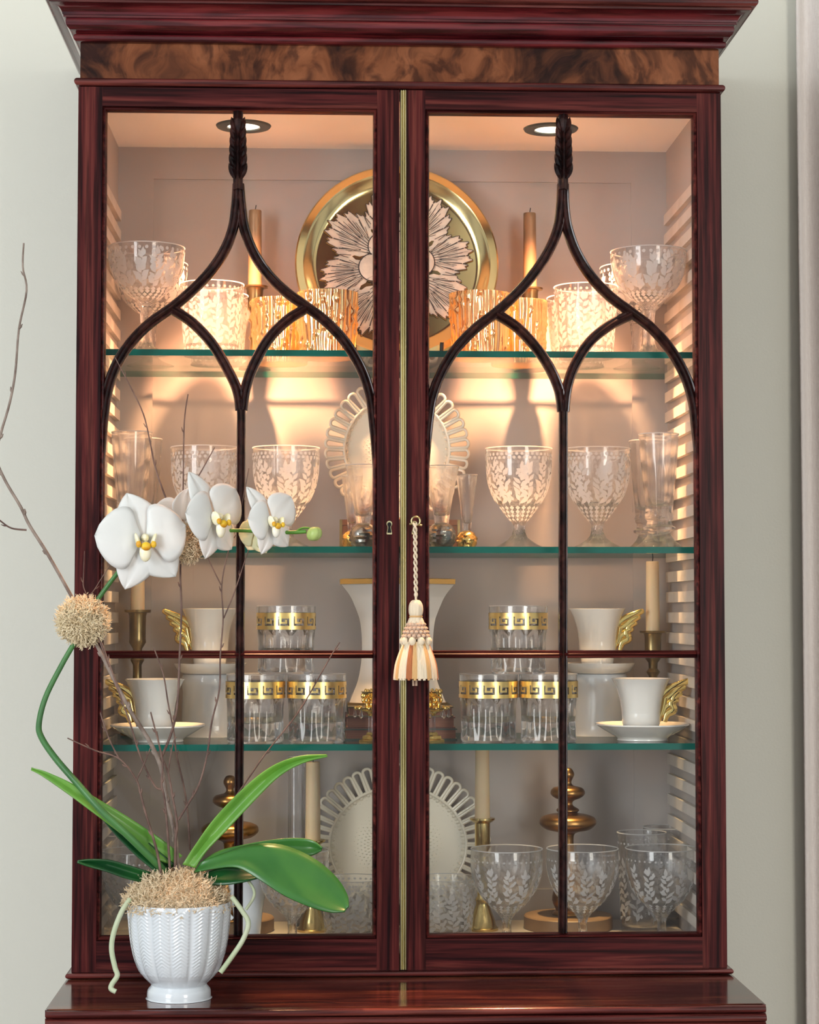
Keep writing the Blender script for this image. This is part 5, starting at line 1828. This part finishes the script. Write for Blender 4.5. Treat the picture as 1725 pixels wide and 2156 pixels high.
# twigs: (points, radius at start, radius at end, bark)
TW = [
    ([(374, 1835, -0.13), (372, 1792, -0.128), (366, 1742, -0.122), (352, 1690, -0.116), (340, 1620, -0.108), (318, 1566, -0.104), (278, 1502, -0.100), (246, 1442, -0.098), (208, 1366, -0.096), (174, 1300, -0.094), (152, 1258, -0.092), (100, 1166, -0.088), (62, 1106, -0.086), (44, 1068, -0.086), (10, 1010, -0.086), (-8, 962, -0.086), (2, 912, -0.086), (20, 850, -0.086), (32, 786, -0.086), (40, 692, -0.086), (56, 612, -0.086), (48, 562, -0.086), (50, 512, -0.086)], 0.0030, 0.0011, 'bark_thick'),
    ([(56, 1116, -0.086), (24, 1112, -0.088), (0, 1096, -0.090), (-30, 1070, -0.092)], 0.0012, 0.0008, 'bark'),
    ([(369, 1832, -0.135), (370, 1768, -0.135), (373, 1735, -0.134), (364, 1680, -0.132), (354, 1628, -0.130), (340, 1590, -0.128), (330, 1540, -0.126)], 0.0019, 0.0009, 'bark'),
    ([(354, 1630, -0.130), (358, 1600, -0.130), (366, 1560, -0.130), (372, 1552, -0.130)], 0.0010, 0.0006, 'bark'),
    ([(358, 1832, -0.137), (352, 1740, -0.137), (346, 1680, -0.137), (340, 1648, -0.137), (342, 1600, -0.136), (320, 1510, -0.134), (318, 1500, -0.134)], 0.0017, 0.0008, 'bark'),
    ([(340, 1662, -0.137), (326, 1655, -0.138), (304, 1612, -0.138), (288, 1570, -0.136), (272, 1516, -0.134), (252, 1462, -0.130), (232, 1402, -0.126), (214, 1352, -0.12)], 0.0013, 0.0008, 'bark'),
    ([(340, 1848, -0.145), (330, 1790, -0.145), (306, 1710, -0.148), (296, 1672, -0.148), (287, 1642, -0.148), (252, 1598, -0.150), (200, 1580, -0.152), (142, 1554, -0.154)], 0.0018, 0.0007, 'bark'),
    ([(287, 1643, -0.148), (303, 1610, -0.147), (318, 1572, -0.146)], 0.0010, 0.0006, 'bark'),
    ([(250, 1596, -0.150), (232, 1560, -0.149), (214, 1510, -0.148), (212, 1500, -0.148)], 0.0011, 0.0006, 'bark'),
    ([(376, 1726, -0.134), (398, 1690, -0.132), (420, 1650, -0.130), (436, 1590, -0.128), (446, 1520, -0.126), (462, 1452, -0.124), (464, 1380, -0.122), (470, 1302, -0.122), (467, 1232, -0.122), (480, 1164, -0.122), (504, 1086, -0.122), (524, 986, -0.122)], 0.0014, 0.0006, 'bark'),
    ([(471, 1302, -0.122), (494, 1246, -0.120), (520, 1168, -0.118), (528, 1150, -0.118)], 0.0009, 0.0005, 'bark'),
    ([(466, 1232, -0.122), (445, 1190, -0.122), (424, 1140, -0.124), (418, 1112, -0.124)], 0.0008, 0.0005, 'bark'),
    ([(340, 1595, -0.126), (362, 1540, -0.122), (374, 1480, -0.118), (378, 1390, -0.114), (382, 1290, -0.112), (380, 1200, -0.112), (384, 1100, -0.110), (386, 1010, -0.108), (388, 890, -0.106), (396, 830, -0.104)], 0.0017, 0.0007, 'bark'),
    ([(382, 1104, -0.110), (362, 1072, -0.108), (346, 1040, -0.106), (326, 980, -0.104), (318, 940, -0.104), (302, 872, -0.102), (270, 805, -0.100), (242, 752, -0.098)], 0.0013, 0.0006, 'bark'),
    ([(386, 1090, -0.112), (404, 1030, -0.114), (428, 985, -0.116), (452, 942, -0.118)], 0.0011, 0.0006, 'bark'),
    ([(398, 1806, -0.10), (440, 1750, -0.09), (500, 1672, -0.075), (560, 1586, -0.065), (628, 1500, -0.055), (682, 1408, -0.050), (700, 1376, -0.048), (716, 1352, -0.048)], 0.0012, 0.0006, 'bark'),
    ([(400, 1790, -0.085), (396, 1720, -0.08), (388, 1660, -0.075), (372, 1590, -0.07), (366, 1540, -0.07), (354, 1480, -0.07), (344, 1420, -0.07), (324, 1364, -0.07)], 0.0013, 0.0008, 'bark'),
    ([(230, 1405, -0.11), (196, 1310, -0.105), (186, 1262, -0.10), (200, 1240, -0.10), (240, 1176, -0.10)], 0.0008, 0.0005, 'bark'),
    ([(188, 1262, -0.10), (176, 1236, -0.10), (176, 1210, -0.10), (178, 1160, -0.10)], 0.0007, 0.0004, 'bark'),
]
R = random.Random(21)
for pts, r0, r1, m in TW:
    gt = G()
    path = px_path(pts, 5)
    n = len(path)
    gt.tube(path, [r0 + (r1 - r0) * i / (n - 1) for i in range(n)], 7)
    for k in range(7, n - 3, 8):
        d = (path[k + 1] - path[k]).normalized()
        sd = Vector((d.z, R.uniform(-0.3, 0.3), -d.x)) * (1 if (k // 8) % 2 else -1)
        rr = r0 + (r1 - r0) * k / n
        gt.tube([path[k], path[k] + d * 0.0025 + sd * 0.0018, path[k] + d * 0.0065 + sd * 0.0030], [rr * 1.1, rr * 1.0, rr * 0.35], 6)
    gt.build('twig', m, orc, 60)
